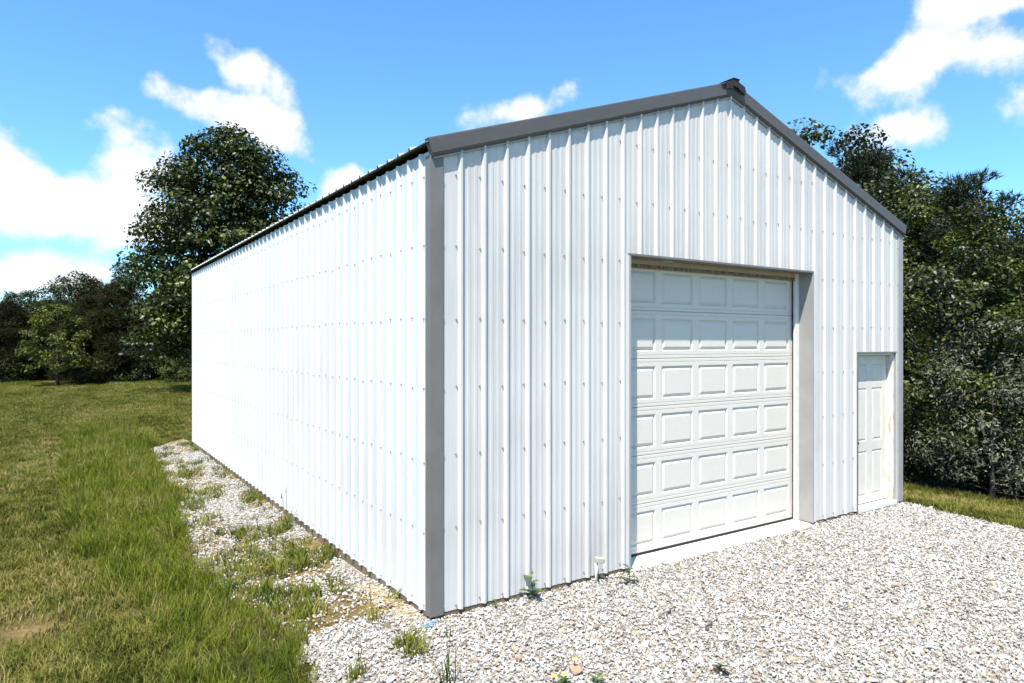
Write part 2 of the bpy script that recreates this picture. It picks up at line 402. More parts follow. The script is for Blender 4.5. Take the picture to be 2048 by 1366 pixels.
def ground_mat():
    m, nt, p = new_mat('turf_and_soil')
    L = nt.links.new
    def attr(n):
        a = nt.nodes.new('ShaderNodeAttribute'); a.attribute_name = n; return a.outputs['Fac']
    geo = nt.nodes.new('ShaderNodeNewGeometry')
    def noise(scale, detail=5, rough=.6, st=None):
        n = nt.nodes.new('ShaderNodeTexNoise'); n.inputs['Scale'].default_value = scale; n.inputs['Detail'].default_value = detail; n.inputs['Roughness'].default_value = rough
        if st:
            mp = nt.nodes.new('ShaderNodeMapping'); mp.inputs['Scale'].default_value = st; mp.inputs['Rotation'].default_value = (0, 0, R(8)); L(geo.outputs['Position'], mp.inputs[0]); L(mp.outputs[0], n.inputs['Vector'])
        else: L(geo.outputs['Position'], n.inputs['Vector'])
        return n.outputs['Fac']
    def mixc(f, a, b, bt='MIX'):
        n = nt.nodes.new('ShaderNodeMix'); n.data_type = 'RGBA'; n.blend_type = bt
        for s, v in (('Factor', f), ('A', a), ('B', b)):
            if isinstance(v, (int, float)): n.inputs[s].default_value = v
            elif isinstance(v, tuple): n.inputs[s].default_value = (*v, 1)
            else: L(v, n.inputs[s])
        return n.outputs['Result']
    turf = ramp(nt, [(.25, (.032, .040, .008)), (.5, (.070, .080, .016)), (.75, (.125, .122, .034))], noise(14, 8, .75)).outputs[0]
    mow = ramp(nt, [(.40, (.80, .82, .78)), (.60, (1.18, 1.16, 1.12))], noise(1.0, 2, .4, (1.0, .05, 1))).outputs[0]
    turf = mixc(1.0, turf, mow, 'MULTIPLY')
    patchy = ramp(nt, [(.35, (.78, .80, .8)), (.68, (1.25, 1.18, 1.1))], noise(.32, 4, .6)).outputs[0]
    turf = mixc(1.0, turf, patchy, 'MULTIPLY')
    soil = ramp(nt, [(.3, (.14, .088, .034)), (.5, (.26, .18, .072)), (.75, (.36, .28, .13))], noise(6, 8, .7)).outputs[0]
    thatch = ramp(nt, [(.3, (.03, .030, .010)), (.7, (.12, .10, .045))], noise(70, 8, .8)).outputs[0]
    c = mixc(attr('thatch'), turf, thatch)
    b2 = nt.nodes.new('ShaderNodeMath'); b2.operation = 'MULTIPLY_ADD'; b2.use_clamp = True; L(attr('soil'), b2.inputs[0]); b2.inputs[1].default_value = 2.2; b2.inputs[2].default_value = 0.0; b2.use_clamp = False
    b3 = nt.nodes.new('ShaderNodeMath'); b3.operation = 'SUBTRACT'; b3.use_clamp = True; L(b2.outputs[0], b3.inputs[0])
    b4 = nt.nodes.new('ShaderNodeMath'); b4.operation = 'MULTIPLY'; L(noise(16, 8, .8), b4.inputs[0]); b4.inputs[1].default_value = 1.7; L(b4.outputs[0], b3.inputs[1])
    c = mixc(b3.outputs[0], c, soil)
    leaf_litter = ramp(nt, [(.3, (.022, .017, .010)), (.7, (.06, .045, .027))], noise(12, 8, .75)).outputs[0]
    c = mixc(attr('litter'), c, leaf_litter)
    L(c, p.inputs['Base Color']); p.inputs['Roughness'].default_value = .95; p.inputs['Specular IOR Level'].default_value = .1
    bump(nt, p, noise(45, 10, .85), 1.0, .04)
    return m
def gravel_bed_mat():
    m, nt, p = new_mat('stone_dust_bed')
    v = nt.nodes.new('ShaderNodeTexVoronoi'); v.inputs['Scale'].default_value = 28; geo = nt.nodes.new('ShaderNodeNewGeometry'); nt.links.new(geo.outputs['Position'], v.inputs['Vector'])
    r = ramp(nt, [(0, (.14, .115, .085)), (.6, (.27, .235, .19)), (1, (.36, .33, .28))], v.outputs['Color'])
    nt.links.new(r.outputs[0], p.inputs['Base Color']); p.inputs['Roughness'].default_value = .9
    bump(nt, p, v.outputs['Distance'], .9, .03)
    return m
SOIL_SPOTS = [(430, 1095, .38), (490, 1170, .30), (420, 1060, .25), (540, 1215, .3), (470, 1250, .18), (60, 1235, .55), (190, 1005, .35), (260, 1200, .2), (285, 852, .5), (560, 1150, .3), (390, 960, .25), (620, 1310, .22), (105, 1010, .22)]
SPOTS = [(*on_plane(a, b), r) for a, b, r in SOIL_SPOTS]
def soil_amount(x, y):
    wx, wy = warp(x, y, .18, 2.2); s = np.zeros(np.shape(wx))
    for (a, b, r) in SPOTS:
        s = np.maximum(s, np.clip(1.25 - np.hypot(wx - a, (wy - b) * .75) / r, 0, 1))
    return s
def build_ground():
    X, Y = np.meshgrid(GX, GY, indexing='ij'); nx, ny = X.shape
    Z = ground_z(X, Y); zn = zone(X, Y)
    V = np.stack([X, Y, Z], -1).reshape(-1, 3)
    i, j = np.meshgrid(np.arange(nx - 1), np.arange(ny - 1), indexing='ij')
    q = np.stack([i * ny + j, (i + 1) * ny + j, (i + 1) * ny + j + 1, i * ny + j + 1], -1).reshape(-1, 4)
    soil = np.maximum(soil_amount(X, Y) * .9, (zn == 3) * .8); soil = np.where((zn == 1) | (zn == 2), .8, soil)
    # bare earth under the trees
    wood = np.clip(sstep(9.0, 10.2, X) * sstep(-9, -5, Y) + sstep(39.5, 41.5, (X - CAM[0]) * FW.x + (Y - CAM[1]) * FW.y), 0, 1)
    thatch = np.clip((zn == 4) * .85, 0, 1)
    me = fast_mesh('ground', V, np.full(len(q), 4), q.ravel(), ground_mat(), {'soil': soil.ravel(), 'thatch': thatch.ravel(), 'litter': wood.ravel()})
    me.shade_smooth()
    tag(link(bpy.data.objects.new('ground', me)), kind='structure')
    # gravel bed: the cells of the drive and of the strip beside the wall, a little proud
    zc = zone((X[:-1, :-1] + X[1:, 1:]) / 2, (Y[:-1, :-1] + Y[1:, 1:]) / 2).ravel()
    patch = VN.fbm((X[:-1, :-1] + X[1:, 1:]) / 2, (Y[:-1, :-1] + Y[1:, 1:]) / 2, 1.7).ravel()
    sel = q[(zc == 1) | ((zc == 2) & (patch > .42))]
    used = np.unique(sel); mp = np.full(len(V), -1); mp[used] = np.arange(len(used))
    me2 = fast_mesh('gravel_drive', V[used] + [0, 0, .006], np.full(len(sel), 4), mp[sel].ravel(), gravel_bed_mat()); me2.shade_smooth()
    tag(link(bpy.data.objects.new('gravel_drive', me2)), kind='structure')
build_ground()

# ---------------------------------------------------------------- scattering by geometry nodes (only for what nobody could count)
def proto_collection(name, meshes):
    c = bpy.data.collections.new(name)
    for i, me in enumerate(meshes):
        o = bpy.data.objects.new('%s_%02d' % (name, i), me); c.objects.link(o)
    return c
def scatter(name, pts, rot, scl, idx, coll, mat):
    me = bpy.data.meshes.new(name); me.vertices.add(len(pts)); me.vertices.foreach_set('co', np.ascontiguousarray(pts, dtype=np.float32).ravel())
    a = me.attributes.new('rot', 'FLOAT_VECTOR', 'POINT'); a.data.foreach_set('vector', np.ascontiguousarray(rot, dtype=np.float32).ravel())
    a = me.attributes.new('scl', 'FLOAT_VECTOR', 'POINT'); a.data.foreach_set('vector', np.ascontiguousarray(scl, dtype=np.float32).ravel())
    a = me.attributes.new('pick', 'INT', 'POINT'); a.data.foreach_set('value', np.ascontiguousarray(idx, dtype=np.int32))
    me.materials.append(mat)
    o = link(bpy.data.objects.new(name, me))
    ng = bpy.data.node_groups.new(name + '_nodes', 'GeometryNodeTree')
    ng.interface.new_socket('Geometry', in_out='INPUT', socket_type='NodeSocketGeometry'); ng.interface.new_socket('Geometry', in_out='OUTPUT', socket_type='NodeSocketGeometry')
    gi = ng.nodes.new('NodeGroupInput'); go = ng.nodes.new('NodeGroupOutput'); ip = ng.nodes.new('GeometryNodeInstanceOnPoints')
    ci = ng.nodes.new('GeometryNodeCollectionInfo'); ci.inputs['Collection'].default_value = coll; ci.inputs['Separate Children'].default_value = True; ci.inputs['Reset Children'].default_value = True
    def na(n, t):
        x = ng.nodes.new('GeometryNodeInputNamedAttribute'); x.data_type = t; x.inputs['Name'].default_value = n
        return x.outputs['Attribute']
    L = ng.links.new
    L(gi.outputs[0], ip.inputs['Points']); L(ci.outputs[0], ip.inputs['Instance']); ip.inputs['Pick Instance'].default_value = True
    L(na('pick', 'INT'), ip.inputs['Instance Index']); L(na('rot', 'FLOAT_VECTOR'), ip.inputs['Rotation']); L(na('scl', 'FLOAT_VECTOR'), ip.inputs['Scale'])
    L(ip.outputs[0], go.inputs[0])
    md = o.modifiers.new('scatter', 'NODES'); md.node_group = ng
    return tag(o, kind='stuff')
def visible(x, y, margin=.12, near=2.0):
    dx = np.asarray(x) - CAM[0]; dy = np.asarray(y) - CAM[1]
    z = dx * FW.x + dy * FW.y; l = dx * RT.x + dy * RT.y
    return (z > near) & (np.abs(l) < (1024 / FPX + margin) * z + .5)
def cam_dist(x, y): return np.hypot(np.asarray(x) - CAM[0], np.asarray(y) - CAM[1])
rng = np.random.default_rng(11)

def stone_mesh(i):
    r = np.random.default_rng(100 + i)
    # convex chip from random points on a flattened ellipsoid
    import bmesh
    bm = bmesh.new()
    p = r.normal(size=(11, 3)); p /= np.linalg.norm(p, axis=1)[:, None]
    p *= np.array([1.0, r.uniform(.62, .95), r.uniform(.45, .75)]) * r.uniform(.82, 1.1, (11, 1))
    vs = [bm.verts.new(tuple(v * .5)) for v in p]
    res = bmesh.ops.convex_hull(bm, input=vs)
    bmesh.ops.delete(bm, geom=[v for v in bm.verts if not v.link_faces], context='VERTS')
    me = bpy.data.meshes.new('stone_chip'); bm.to_mesh(me); bm.free(); me.materials.append(M['stone']); return me
def build_gravel():
    coll = proto_collection('stone_protos', [stone_mesh(i) for i in range(12)])
    PX, PY, S = [], [], []
    def add(n, x0, x1, y0, y1, smin, smax, keep):
        x = rng.uniform(x0, x1, n); y = rng.uniform(y0, y1, n); k = keep(x, y) & visible(x, y)
        PX.append(x[k]); PY.append(y[k]); S.append((smin + (smax - smin) * rng.random(k.sum()) ** 1.8))
    A = lambda x0, x1, y0, y1, d: int((x1 - x0) * (y1 - y0) * d)
    main = lambda x, y: (zone(x, y) == 1) & ((y < .0) | (x < 0)) 
    add(A(-2.5, 8, -5.5, .6, 3300), -2.5, 8, -5.5, .6, .014, .041, main)
    add(A(-2.5, 8, -5.5, .6, 60), -2.5, 8, -5.5, .6, .045, .075, main)
    def strip(x, y):
        z = zone(x, y); pt = VN.fbm(x, y, 1.7)
        return (x < .0) & (((z == 2) & (pt > .40)) | ((z == 2) & (rng.random(len(x)) < .25)) | ((z == 3) & (rng.random(len(x)) < .5 * (pt > .42) + .28)))
    add(A(-2, .1, 0, 12.5, 1900), -2, .1, 0, 12.5, .015, .045, strip)
    x = np.concatenate(PX); y = np.concatenate(PY); s = np.concatenate(S); n = len(x)
    # edge of the drive thins out on to the turf
    m = 9000; ex = rng.uniform(-2, 8, m); ey = rng.uniform(-5, 1.2, m); jx, jy = ex + rng.normal(0, .3, m), ey + rng.normal(0, .3, m)
    k = (zone(ex, ey) == 1) & (zone(jx, jy) != 1) & ((jx < -.05) | (jx > 7.4) | (jy < -.05))
    x = np.append(x, jx[k]); y = np.append(y, jy[k]); s = np.append(s, rng.uniform(.015, .042, k.sum())); n = len(x)
    z = ground_z(x, y) + .006 + s * .18 + rng.random(n) * .012
    rot = np.stack([rng.normal(0, .45, n), rng.normal(0, .45, n), rng.uniform(0, 6.28, n)], 1)
    scl = np.repeat(s[:, None], 3, 1) * rng.uniform(.85, 1.2, (n, 3))
    scatter('gravel_stones', np.stack([x, y, z], 1), rot, scl, rng.integers(0, 12, n), coll, M['stone'])
    print('stones', n)
build_gravel()

def blade_clump(seed, n, rad, hmin, hmax, width, lean, mat, stems=0):
    r = np.random.default_rng(seed); V = []; F = []
    for k in range(n):
        a = r.uniform(0, 6.283); d = rad * math.sqrt(r.random()); bx, by = d * math.cos(a), d * math.sin(a)
        h = r.uniform(hmin, hmax); w = width * r.uniform(.6, 1.2); t = r.uniform(0, 6.283); la = r.uniform(.15, 1) * lean * h
        dx, dy = math.cos(t), math.sin(t); px, py = -dy * w / 2, dx * w / 2
        seg = [(0, 0, 1), (.35, .18, .95), (.72, .55, .7), (1, 1, .0)] if h > .12 else [(0, 0, 1), (.55, .35, .8), (1, 1, 0)]
        b = len(V); droop = r.uniform(0, .35)
        for (hh, ll, ww) in seg:
            cx, cy, cz = bx + dx * la * ll, by + dy * la * ll, h * (hh - droop * ll * ll * .6) - .01
            if ww > 0: V += [(cx - px * ww, cy - py * ww, cz), (cx + px * ww, cy + py * ww, cz)]
            else: V.append((cx, cy, cz))
        m = len(seg) - 1
        for q in range(m - 1): F.append((b + 2 * q, b + 2 * q + 1, b + 2 * q + 3, b + 2 * q + 2))
        F.append((b + 2 * (m - 1), b + 2 * (m - 1) + 1, b + 2 * m))
    for k in range(stems):
        a = r.uniform(0, 6.283); h = hmax * r.uniform(1.15, 1.6); lx, ly = r.normal(0, .12 * h, 2); w = .0022
        b = len(V); V += [(-w, 0, 0), (w, 0, 0), (lx + w, ly, h), (lx - w, ly, h), (lx - .006, ly, h * .86), (lx + .006, ly, h * .86), (lx * 1.1, ly * 1.1, h * 1.07)]
        F += [(b, b + 1, b + 2, b + 3), (b + 4, b + 5, b + 6)]
    me = bpy.data.meshes.new('blade_clump'); me.from_pydata(V, [], F); me.materials.append(mat); return me
def scatter_pts(n, x0, x1, y0, y1):
    return rng.uniform(x0, x1, n), rng.uniform(y0, y1, n)
def put(name, x, y, coll, ncl, mat, smin, smax, tilt=.12, hv=None):
    n = len(x); s = rng.uniform(smin, smax, n)
    if hv is not None: s = s * hv
    scl = np.stack([s, s, s * rng.uniform(.8, 1.2, n)], 1)
    rot = np.stack([rng.normal(0, tilt, n), rng.normal(0, tilt, n), rng.uniform(0, 6.28, n)], 1)
    print(name, n)
    return scatter(name, np.stack([x, y, ground_z(x, y)], 1), rot, scl, rng.integers(0, ncl, n), coll, mat)
def build_grass():
    lawn = proto_collection('lawn_protos', [blade_clump(i, 42, .11, .03, .085, .0072, 1.2, M['grass_lawn']) for i in range(6)])
    far = proto_collection('far_lawn_protos', [blade_clump(20 + i, 40, .30, .03, .07, .013, 1.0, M['grass_lawn']) for i in range(4)])
    tall = proto_collection('tall_grass_protos', [blade_clump(40 + i, 26, .10, .10, .30, .009, .75, M['grass_tall'], 1 if i % 2 else 0) for i in range(8)])
    tuft = proto_collection('weed_tuft_protos', [blade_clump(60 + i, 24, .06, .04, .13, .008, 1.0, M['grass_bright']) for i in range(6)])
    def lawn_ok(x, y):
        z = zone(x, y); bare = soil_amount(x, y)
        ok = (z == 0) & visible(x, y) & ~((x > -.06) & (x < 7.4) & (y > -.06) & (y < 11.85)) & (rng.random(len(x)) > bare * .86)
        return ok & ~(x > 10.4)
    X, Y = [], []
    x, y = scatter_pts(31000, -7, 10.4, -3, 9); k = lawn_ok(x, y) & (rng.random(len(x)) < np.clip(1.25 - (cam_dist(x, y) - 4) / 16, .45, 1)); X.append(x[k]); Y.append(y[k])
    x, y = scatter_pts(16000, -12, 4, 9, 20); k = lawn_ok(x, y) & (rng.random(len(x)) < .55); X.append(x[k]); Y.append(y[k])
    put('lawn_grass', np.concatenate(X), np.concatenate(Y), lawn, 6, M['grass_lawn'], .8, 1.35)
    x, y = scatter_pts(38000, -36, 10, 15, 45); k = lawn_ok(x, y) & ((x - CAM[0]) * FW.x + (y - CAM[1]) * FW.y < 41); put('far_lawn_grass', x[k], y[k], far, 4, M['grass_lawn'], .8, 1.3)
    x, y = scatter_pts(24000, -4, 0, -1.5, 17); z = zone(x, y); d = VN.fbm(x, y, .9)
    k = (z == 4) & visible(x, y) & (rng.random(len(x)) < .45 + 1.3 * (d - .3))
    put('tall_grass', x[k], y[k], tall, 8, M['grass_tall'], .42, .95, .24, (.35 + 1.15 * VN.fbm(x, y, .7))[k])
    # weedy tufts in the soil and gravel strip and along the edges of the drive
    x, y = scatter_pts(9000, -2.2, -.02, -.8, 12.4); z = zone(x, y); pt = VN.fbm(x + 9, y, 2.1)
    k = visible(x, y) & (((z == 3) & (rng.random(len(x)) < .40 * sstep(.36, .62, pt))) | ((z == 2) & (rng.random(len(x)) < .30 * sstep(.44, .64, pt))))
    k = k | (visible(x, y) & (z == 1) & (x < -.25) & (rng.random(len(x)) < .22 * sstep(.5, .62, pt)))
    put('weedy_tufts', x[k], y[k], tuft, 6, M['grass_bright'], .7, 1.5, .15)
build_grass()

# ---------------------------------------------------------------- the building
BW, BL = 7.315, 11.739
EAVE0, SLOPE = 3.70, 0.3325          # wall top at the corner and roof pitch
PITCH = .2257
def roof_z(x): return EAVE0 + SLOPE * (BW / 2 - abs(x - BW / 2))
barn = empty('metal_barn', (0, 0, 0))
tag(barn, 'white ribbed metal barn with grey trim, garage door and entry door', 'building')

def rib_profile(length, first, pitch):
    pts = [(0.0, 0.0)]
    c = first
    while c - pitch > -.02: c -= pitch
    k = 0
    ribs = []
    while c < length + .05:
        if c < .13 or c > length - .10:
            c += pitch; continue
        ribs.append(c)
        for (a, h) in ((-.028, 0), (-.0095, .026), (.0085, .026), (.0195, 0)): pts.append((c + a, h))
        for m in (pitch / 3 + .004, pitch * 2 / 3 - .004):
            for (a, h) in ((-.020, 0), (-.010, .0026), (.010, .0026), (.020, 0)): pts.append((c + m + a, h))
        c += pitch
    pts = [p for p in pts if 0 <= p[0] <= length] + [(length, 0.0)]
    return sorted(set(pts)), [r for r in ribs if .03 < r < length - .03]
def build_wall(length, first, pitch, place, top, openings, parent, per=4, mat='siding'):
    """ribbed sheets side by side; place(s, out, z) -> world; openings (s0, s1, z1)"""
    prof, ribs = rib_profile(length, first, pitch)
    cuts = sorted({e for o in openings for e in o[:2]})
    def off(s):
        for (a, ha), (b, hb) in zip(prof, prof[1:]):
            if a <= s <= b: return ha if b == a else ha + (hb - ha) * (s - a) / (b - a)
        return 0.0
    laps = [0.0] + [r + .0095 for i, r in enumerate(ribs) if i % per == per - 1 and r < length - .3] + [length]
    for a, b in zip(laps, laps[1:]):
        ss = sorted({a, b} | {p[0] for p in prof if a < p[0] < b} | {c for c in cuts if a < c < b} | ({BW / 2} if top is roof_z and a < BW / 2 < b else set()))
        V, F = [], []
        for s0, s1 in zip(ss, ss[1:]):
            mid = (s0 + s1) / 2; z0 = 0.0
            for (oa, ob, oz) in openings:
                if oa < mid < ob: z0 = oz
            i = len(V)
            V += [place(s0, off(s0), z0), place(s1, off(s1), z0), place(s1, off(s1), top(s1)), place(s0, off(s0), top(s0))]
            F.append((i, i + 1, i + 2, i + 3))
        mk('siding_panel', V, F, M[mat], parent)
    return ribs
OPEN_G = (2.15, 5.176, 3.05); OPEN_D = (6.171, 7.119, 2.057)
front = lambda s, o, z: (s, -o, z)
side = lambda s, o, z: (-o, s, z)
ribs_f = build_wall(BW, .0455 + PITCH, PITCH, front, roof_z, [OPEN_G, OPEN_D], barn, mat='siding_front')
ribs_s = build_wall(BL, .167, .2243, side, lambda s: EAVE0 + .04, [], barn)
build_wall(BL, .167, .2243, lambda s, o, z: (BW + o, s, z), lambda s: EAVE0 + .04, [], barn)
build_wall(BW, .0455, PITCH, lambda s, o, z: (s, BL + o, z), roof_z, [], barn)

# screws: hex head on a washer, beside each rib
def screws(spots, name):
    mb = MB()
    for (p, n) in spots:
        p = Vector(p); n = Vector(n); a = Vector((0, 0, 1)); b = n.cross(a)
        for (r0, h0, h1) in ((.0085, 0, .003), (.0055, .003, .010)):
            st = len(mb.v)
            for h in (h0, h1):
                for k in range(6):
                    t = math.pi * k / 3
                    mb.v.append(tuple(p + n * h + a * (r0 * math.cos(t)) + b * (r0 * math.sin(t))))
            for k in range(6):
                mb.f.append((st + k, st + (k + 1) % 6, st + 6 + (k + 1) % 6, st + 6 + k))
            mb.f.append(tuple(st + 6 + k for k in range(6)))
    o = mb.build(name, M['screw'], barn); tag(o, kind='stuff')
rs = random.Random(4)
sp = []
for r in ribs_f:
    for z in (.045, .69, 1.28, 1.825, 2.39, 2.993, 3.58, 4.15):
        x = r - .042
        if z > roof_z(x) - .18: continue
        if OPEN_G[0] - .02 < x < OPEN_G[1] + .02 and z < OPEN_G[2] + .03: continue
        if OPEN_D[0] - .02 < x < OPEN_D[1] + .02 and z < OPEN_D[2] + .03: continue
        if 3.2 < z < 3.9 and x < 3.0 and x > 2.6: pass
        sp.append(((x + rs.uniform(-.004, .004), -.0005, z + rs.uniform(-.012, .012)), (0, -1, 0)))
screws(sp, 'front_screws')
sp = []
for r in ribs_s:
    for z in (.045, .642, 1.217, 1.824, 2.394, 2.99, 3.556):
        sp.append(((-.0005, r - .042 + rs.uniform(-.004, .004), z + rs.uniform(-.012, .012)), (-1, 0, 0)))
screws(sp, 'side_screws')

# corner trims: boxed angle proud of the siding with a small return
def corner_trim(cx, sx, cy, sy, mat, ztop):
    # sx, sy: outward signs; faces .10 wide, .032 proud
    w, t, lip = .102, .016, .012
    P = lambda a, b: (cx + sx * a, cy + sy * b)
    sec = [P(t, t), P(t, -.07), P(.001, -.07 - lip), P(.001, -.07 - lip + .004), P(t - .003, -.07 + .004), P(t - .003, t - .003), P(-w + .004, t - .003), P(-w - lip + .004, .001), P(-w - lip, .001), P(-w, t)]
    mb = MB(); mb.prism(sec, lambda p: (p[0], p[1], -.012), lambda p: (p[0], p[1], ztop))
    return mb.build('corner_trim', mat, barn)
corner_trim(0, -1, 0, -1, M['trim'], 3.70)
corner_trim(BW, 1, 0, -1, M['trim_pale'], 3.70)
corner_trim(0, -1, BL, 1, M['trim'], 3.70)
corner_trim(BW, 1, BL, 1, M['trim'], 3.70)

# roof sheets, ribs running down the slope
def roof_sheets(sgn):
    prof, ribs = rib_profile(BL + .076, .10, .2243)
    laps = [0.0] + [r + .0095 for i, r in enumerate(ribs) if i % 4 == 3 and r < BL - .2] + [BL + .076]
    up0 = 3.812
    for a, b in zip(laps, laps[1:]):
        pp = [p for p in prof if a <= p[0] <= b]
        if pp[0][0] > a: pp.insert(0, (a, .026))
        if pp[-1][0] < b: pp.append((b, .026))
        V, F = [], []
        for (s, h) in pp:
            y = s - .038
            for (d, zz) in ((-.062, 0), (BW / 2 - .004, 0)):
                x = d if sgn < 0 else BW - d
                V.append((x, y, up0 + SLOPE * d + h)); 
        for i in range(len(pp) - 1): F.append((2 * i, 2 * i + 1, 2 * i + 3, 2 * i + 2))
        o = mk('roof_panel', V, F, M['roof'], barn)
        md = o.modifiers.new('thick', 'SOLIDIFY'); md.thickness = .004; md.offset = -1
roof_sheets(-1); roof_sheets(1)

# rake fascia: face, sloped underside and lip, one length per slope
def fascia(sgn, yface, ysign, name='rake_trim'):
    top0 = 3.829
    sec = [(.050, 0), (.050, -.118), (.022, -.146), (.022, -.158), (.0, -.158), (-.02, 0.012), (.047, .012)]
    def end(x):
        d = x if x <= BW / 2 else BW - x
        k = 0 if 0 < x < BW else (.28 if x < 0 else -.28)
        return lambda p: (x - k * p[1], yface + ysign * p[0], top0 + SLOPE * (d + abs(k) * -p[1]) + p[1])
    e0, e1 = (-.045, BW / 2) if sgn < 0 else (BW / 2, BW + .045)
    mb = MB(); mb.prism(sec, end(e0), end(e1))
    o = mb.build(name, M['fascia'], barn)
    lip = MB()
    def lend(x):
        d = x if x <= BW / 2 else BW - x
        return lambda p: (x, yface + ysign * p[0], top0 + SLOPE * d + p[1])
    a0, a1 = (e0 + .055, e1 - .01) if sgn < 0 else (e0 + .01, e1 - .055)
    lip.prism([(.0245, -.152), (.0245, -.163), (.010, -.163), (.010, -.1585), (.0225, -.1585)], lend(a0), lend(a1))
    lip.build('lip', M['trim_pale'], o)
    return o
fascia(-1, 0, -1); fascia(1, 0, -1); fascia(-1, BL, 1); fascia(1, BL, 1)
sp = []
for i, r in enumerate(ribs_f):
    if i % 2 == 0:
        d = r if r <= BW / 2 else BW - r
        sp.append(((r, -.0245, 3.829 + SLOPE * d - .1565), (0, -1, 0)))
for z in (.045, .69, 1.28, 1.825, 2.39, 2.993, 3.5):
    sp.append(((.106, -.006, z + .01), (0, -1, 0))); sp.append(((-.006, .074, z - .01), (-1, 0, 0))); sp.append(((BW - .106, -.006, z), (0, -1, 0)))
screws(sp, 'trim_screws')
# ridge cap with its foam closure showing at the gable end
def ridge():
    mb = MB(); zt = 3.812 + SLOPE * BW / 2 + .030
    sec = [(-.20, -.20 * SLOPE), (-.03, -.004), (0, .008), (.03, -.004), (.20, -.20 * SLOPE), (.20, -.20 * SLOPE - .012), (0, -.012), (-.20, -.20 * SLOPE - .012)]
    mb.prism(sec, lambda p: (BW / 2 + p[0], -.066, zt + p[1]), lambda p: (BW / 2 + p[0], BL + .07, zt + p[1]))
    o = mb.build('ridge_cap', M['fascia'], barn)
    f = MB()
    for (a, b, d0, d1) in ((-.135, -.045, -.085, .006), (-.045, .05, -.062, .022), (.05, .155, -.085, .004)):
        za = lambda x: zt - abs(x) * SLOPE
        y0, y1 = -.088, -.064
        i = len(f.v)
        f.v += [(BW / 2 + a, y0, za(a) + d0 + .012), (BW / 2 + b, y0, za(b) + d0), (BW / 2 + b, y0, za(b) + d1), (BW / 2 + a, y0, za(a) + d1 - .004),
                (BW / 2 + a, y1, za(a) + d0 + .012), (BW / 2 + b, y1, za(b) + d0), (BW / 2 + b, y1, za(b) + d1), (BW / 2 + a, y1, za(a) + d1 - .004)]
        f.f += [tuple(i + k for k in q) for q in ((0, 1, 2, 3), (5, 4, 7, 6), (1, 5, 6, 2), (4, 0, 3, 7), (3, 2, 6, 7), (4, 5, 1, 0))]
    f.build('foam_closure', M['black_foam'], o)
    cap = MB().box(BW / 2 - .045, BW / 2 + .06, -.094, .1, zt + .0095, zt + .016); cap.build('cap_end', M['black_foam'], o)
ridge()

# skirt boards below the siding
def board(name, x0, x1, y0, y1, z0, z1): return MB().box(x0, x1, y0, y1, z0, z1).build('skirt_board', M['wood'], barn)
for (a, b) in ((.0, 2.12), (5.2, 6.14)): board('', a + .04, b, .004, .042, -.16, .03)
for (a, b) in ((.045, 3.66), (3.668, 7.30), (7.308, 11.70)): board('', .004, .042, a, b, -.21, .03)
for (a, b) in ((6.55, 9.3), (9.305, 11.71)): board('', -.012, .03, a, b, -.34, -.126)
board('', 7.125, 7.28, .004, .042, -.16, .03)
MB().box(.05, BW - .05, .3, BL - .06, -.3, -.012).build('floor_slab', M['concrete'], barn)

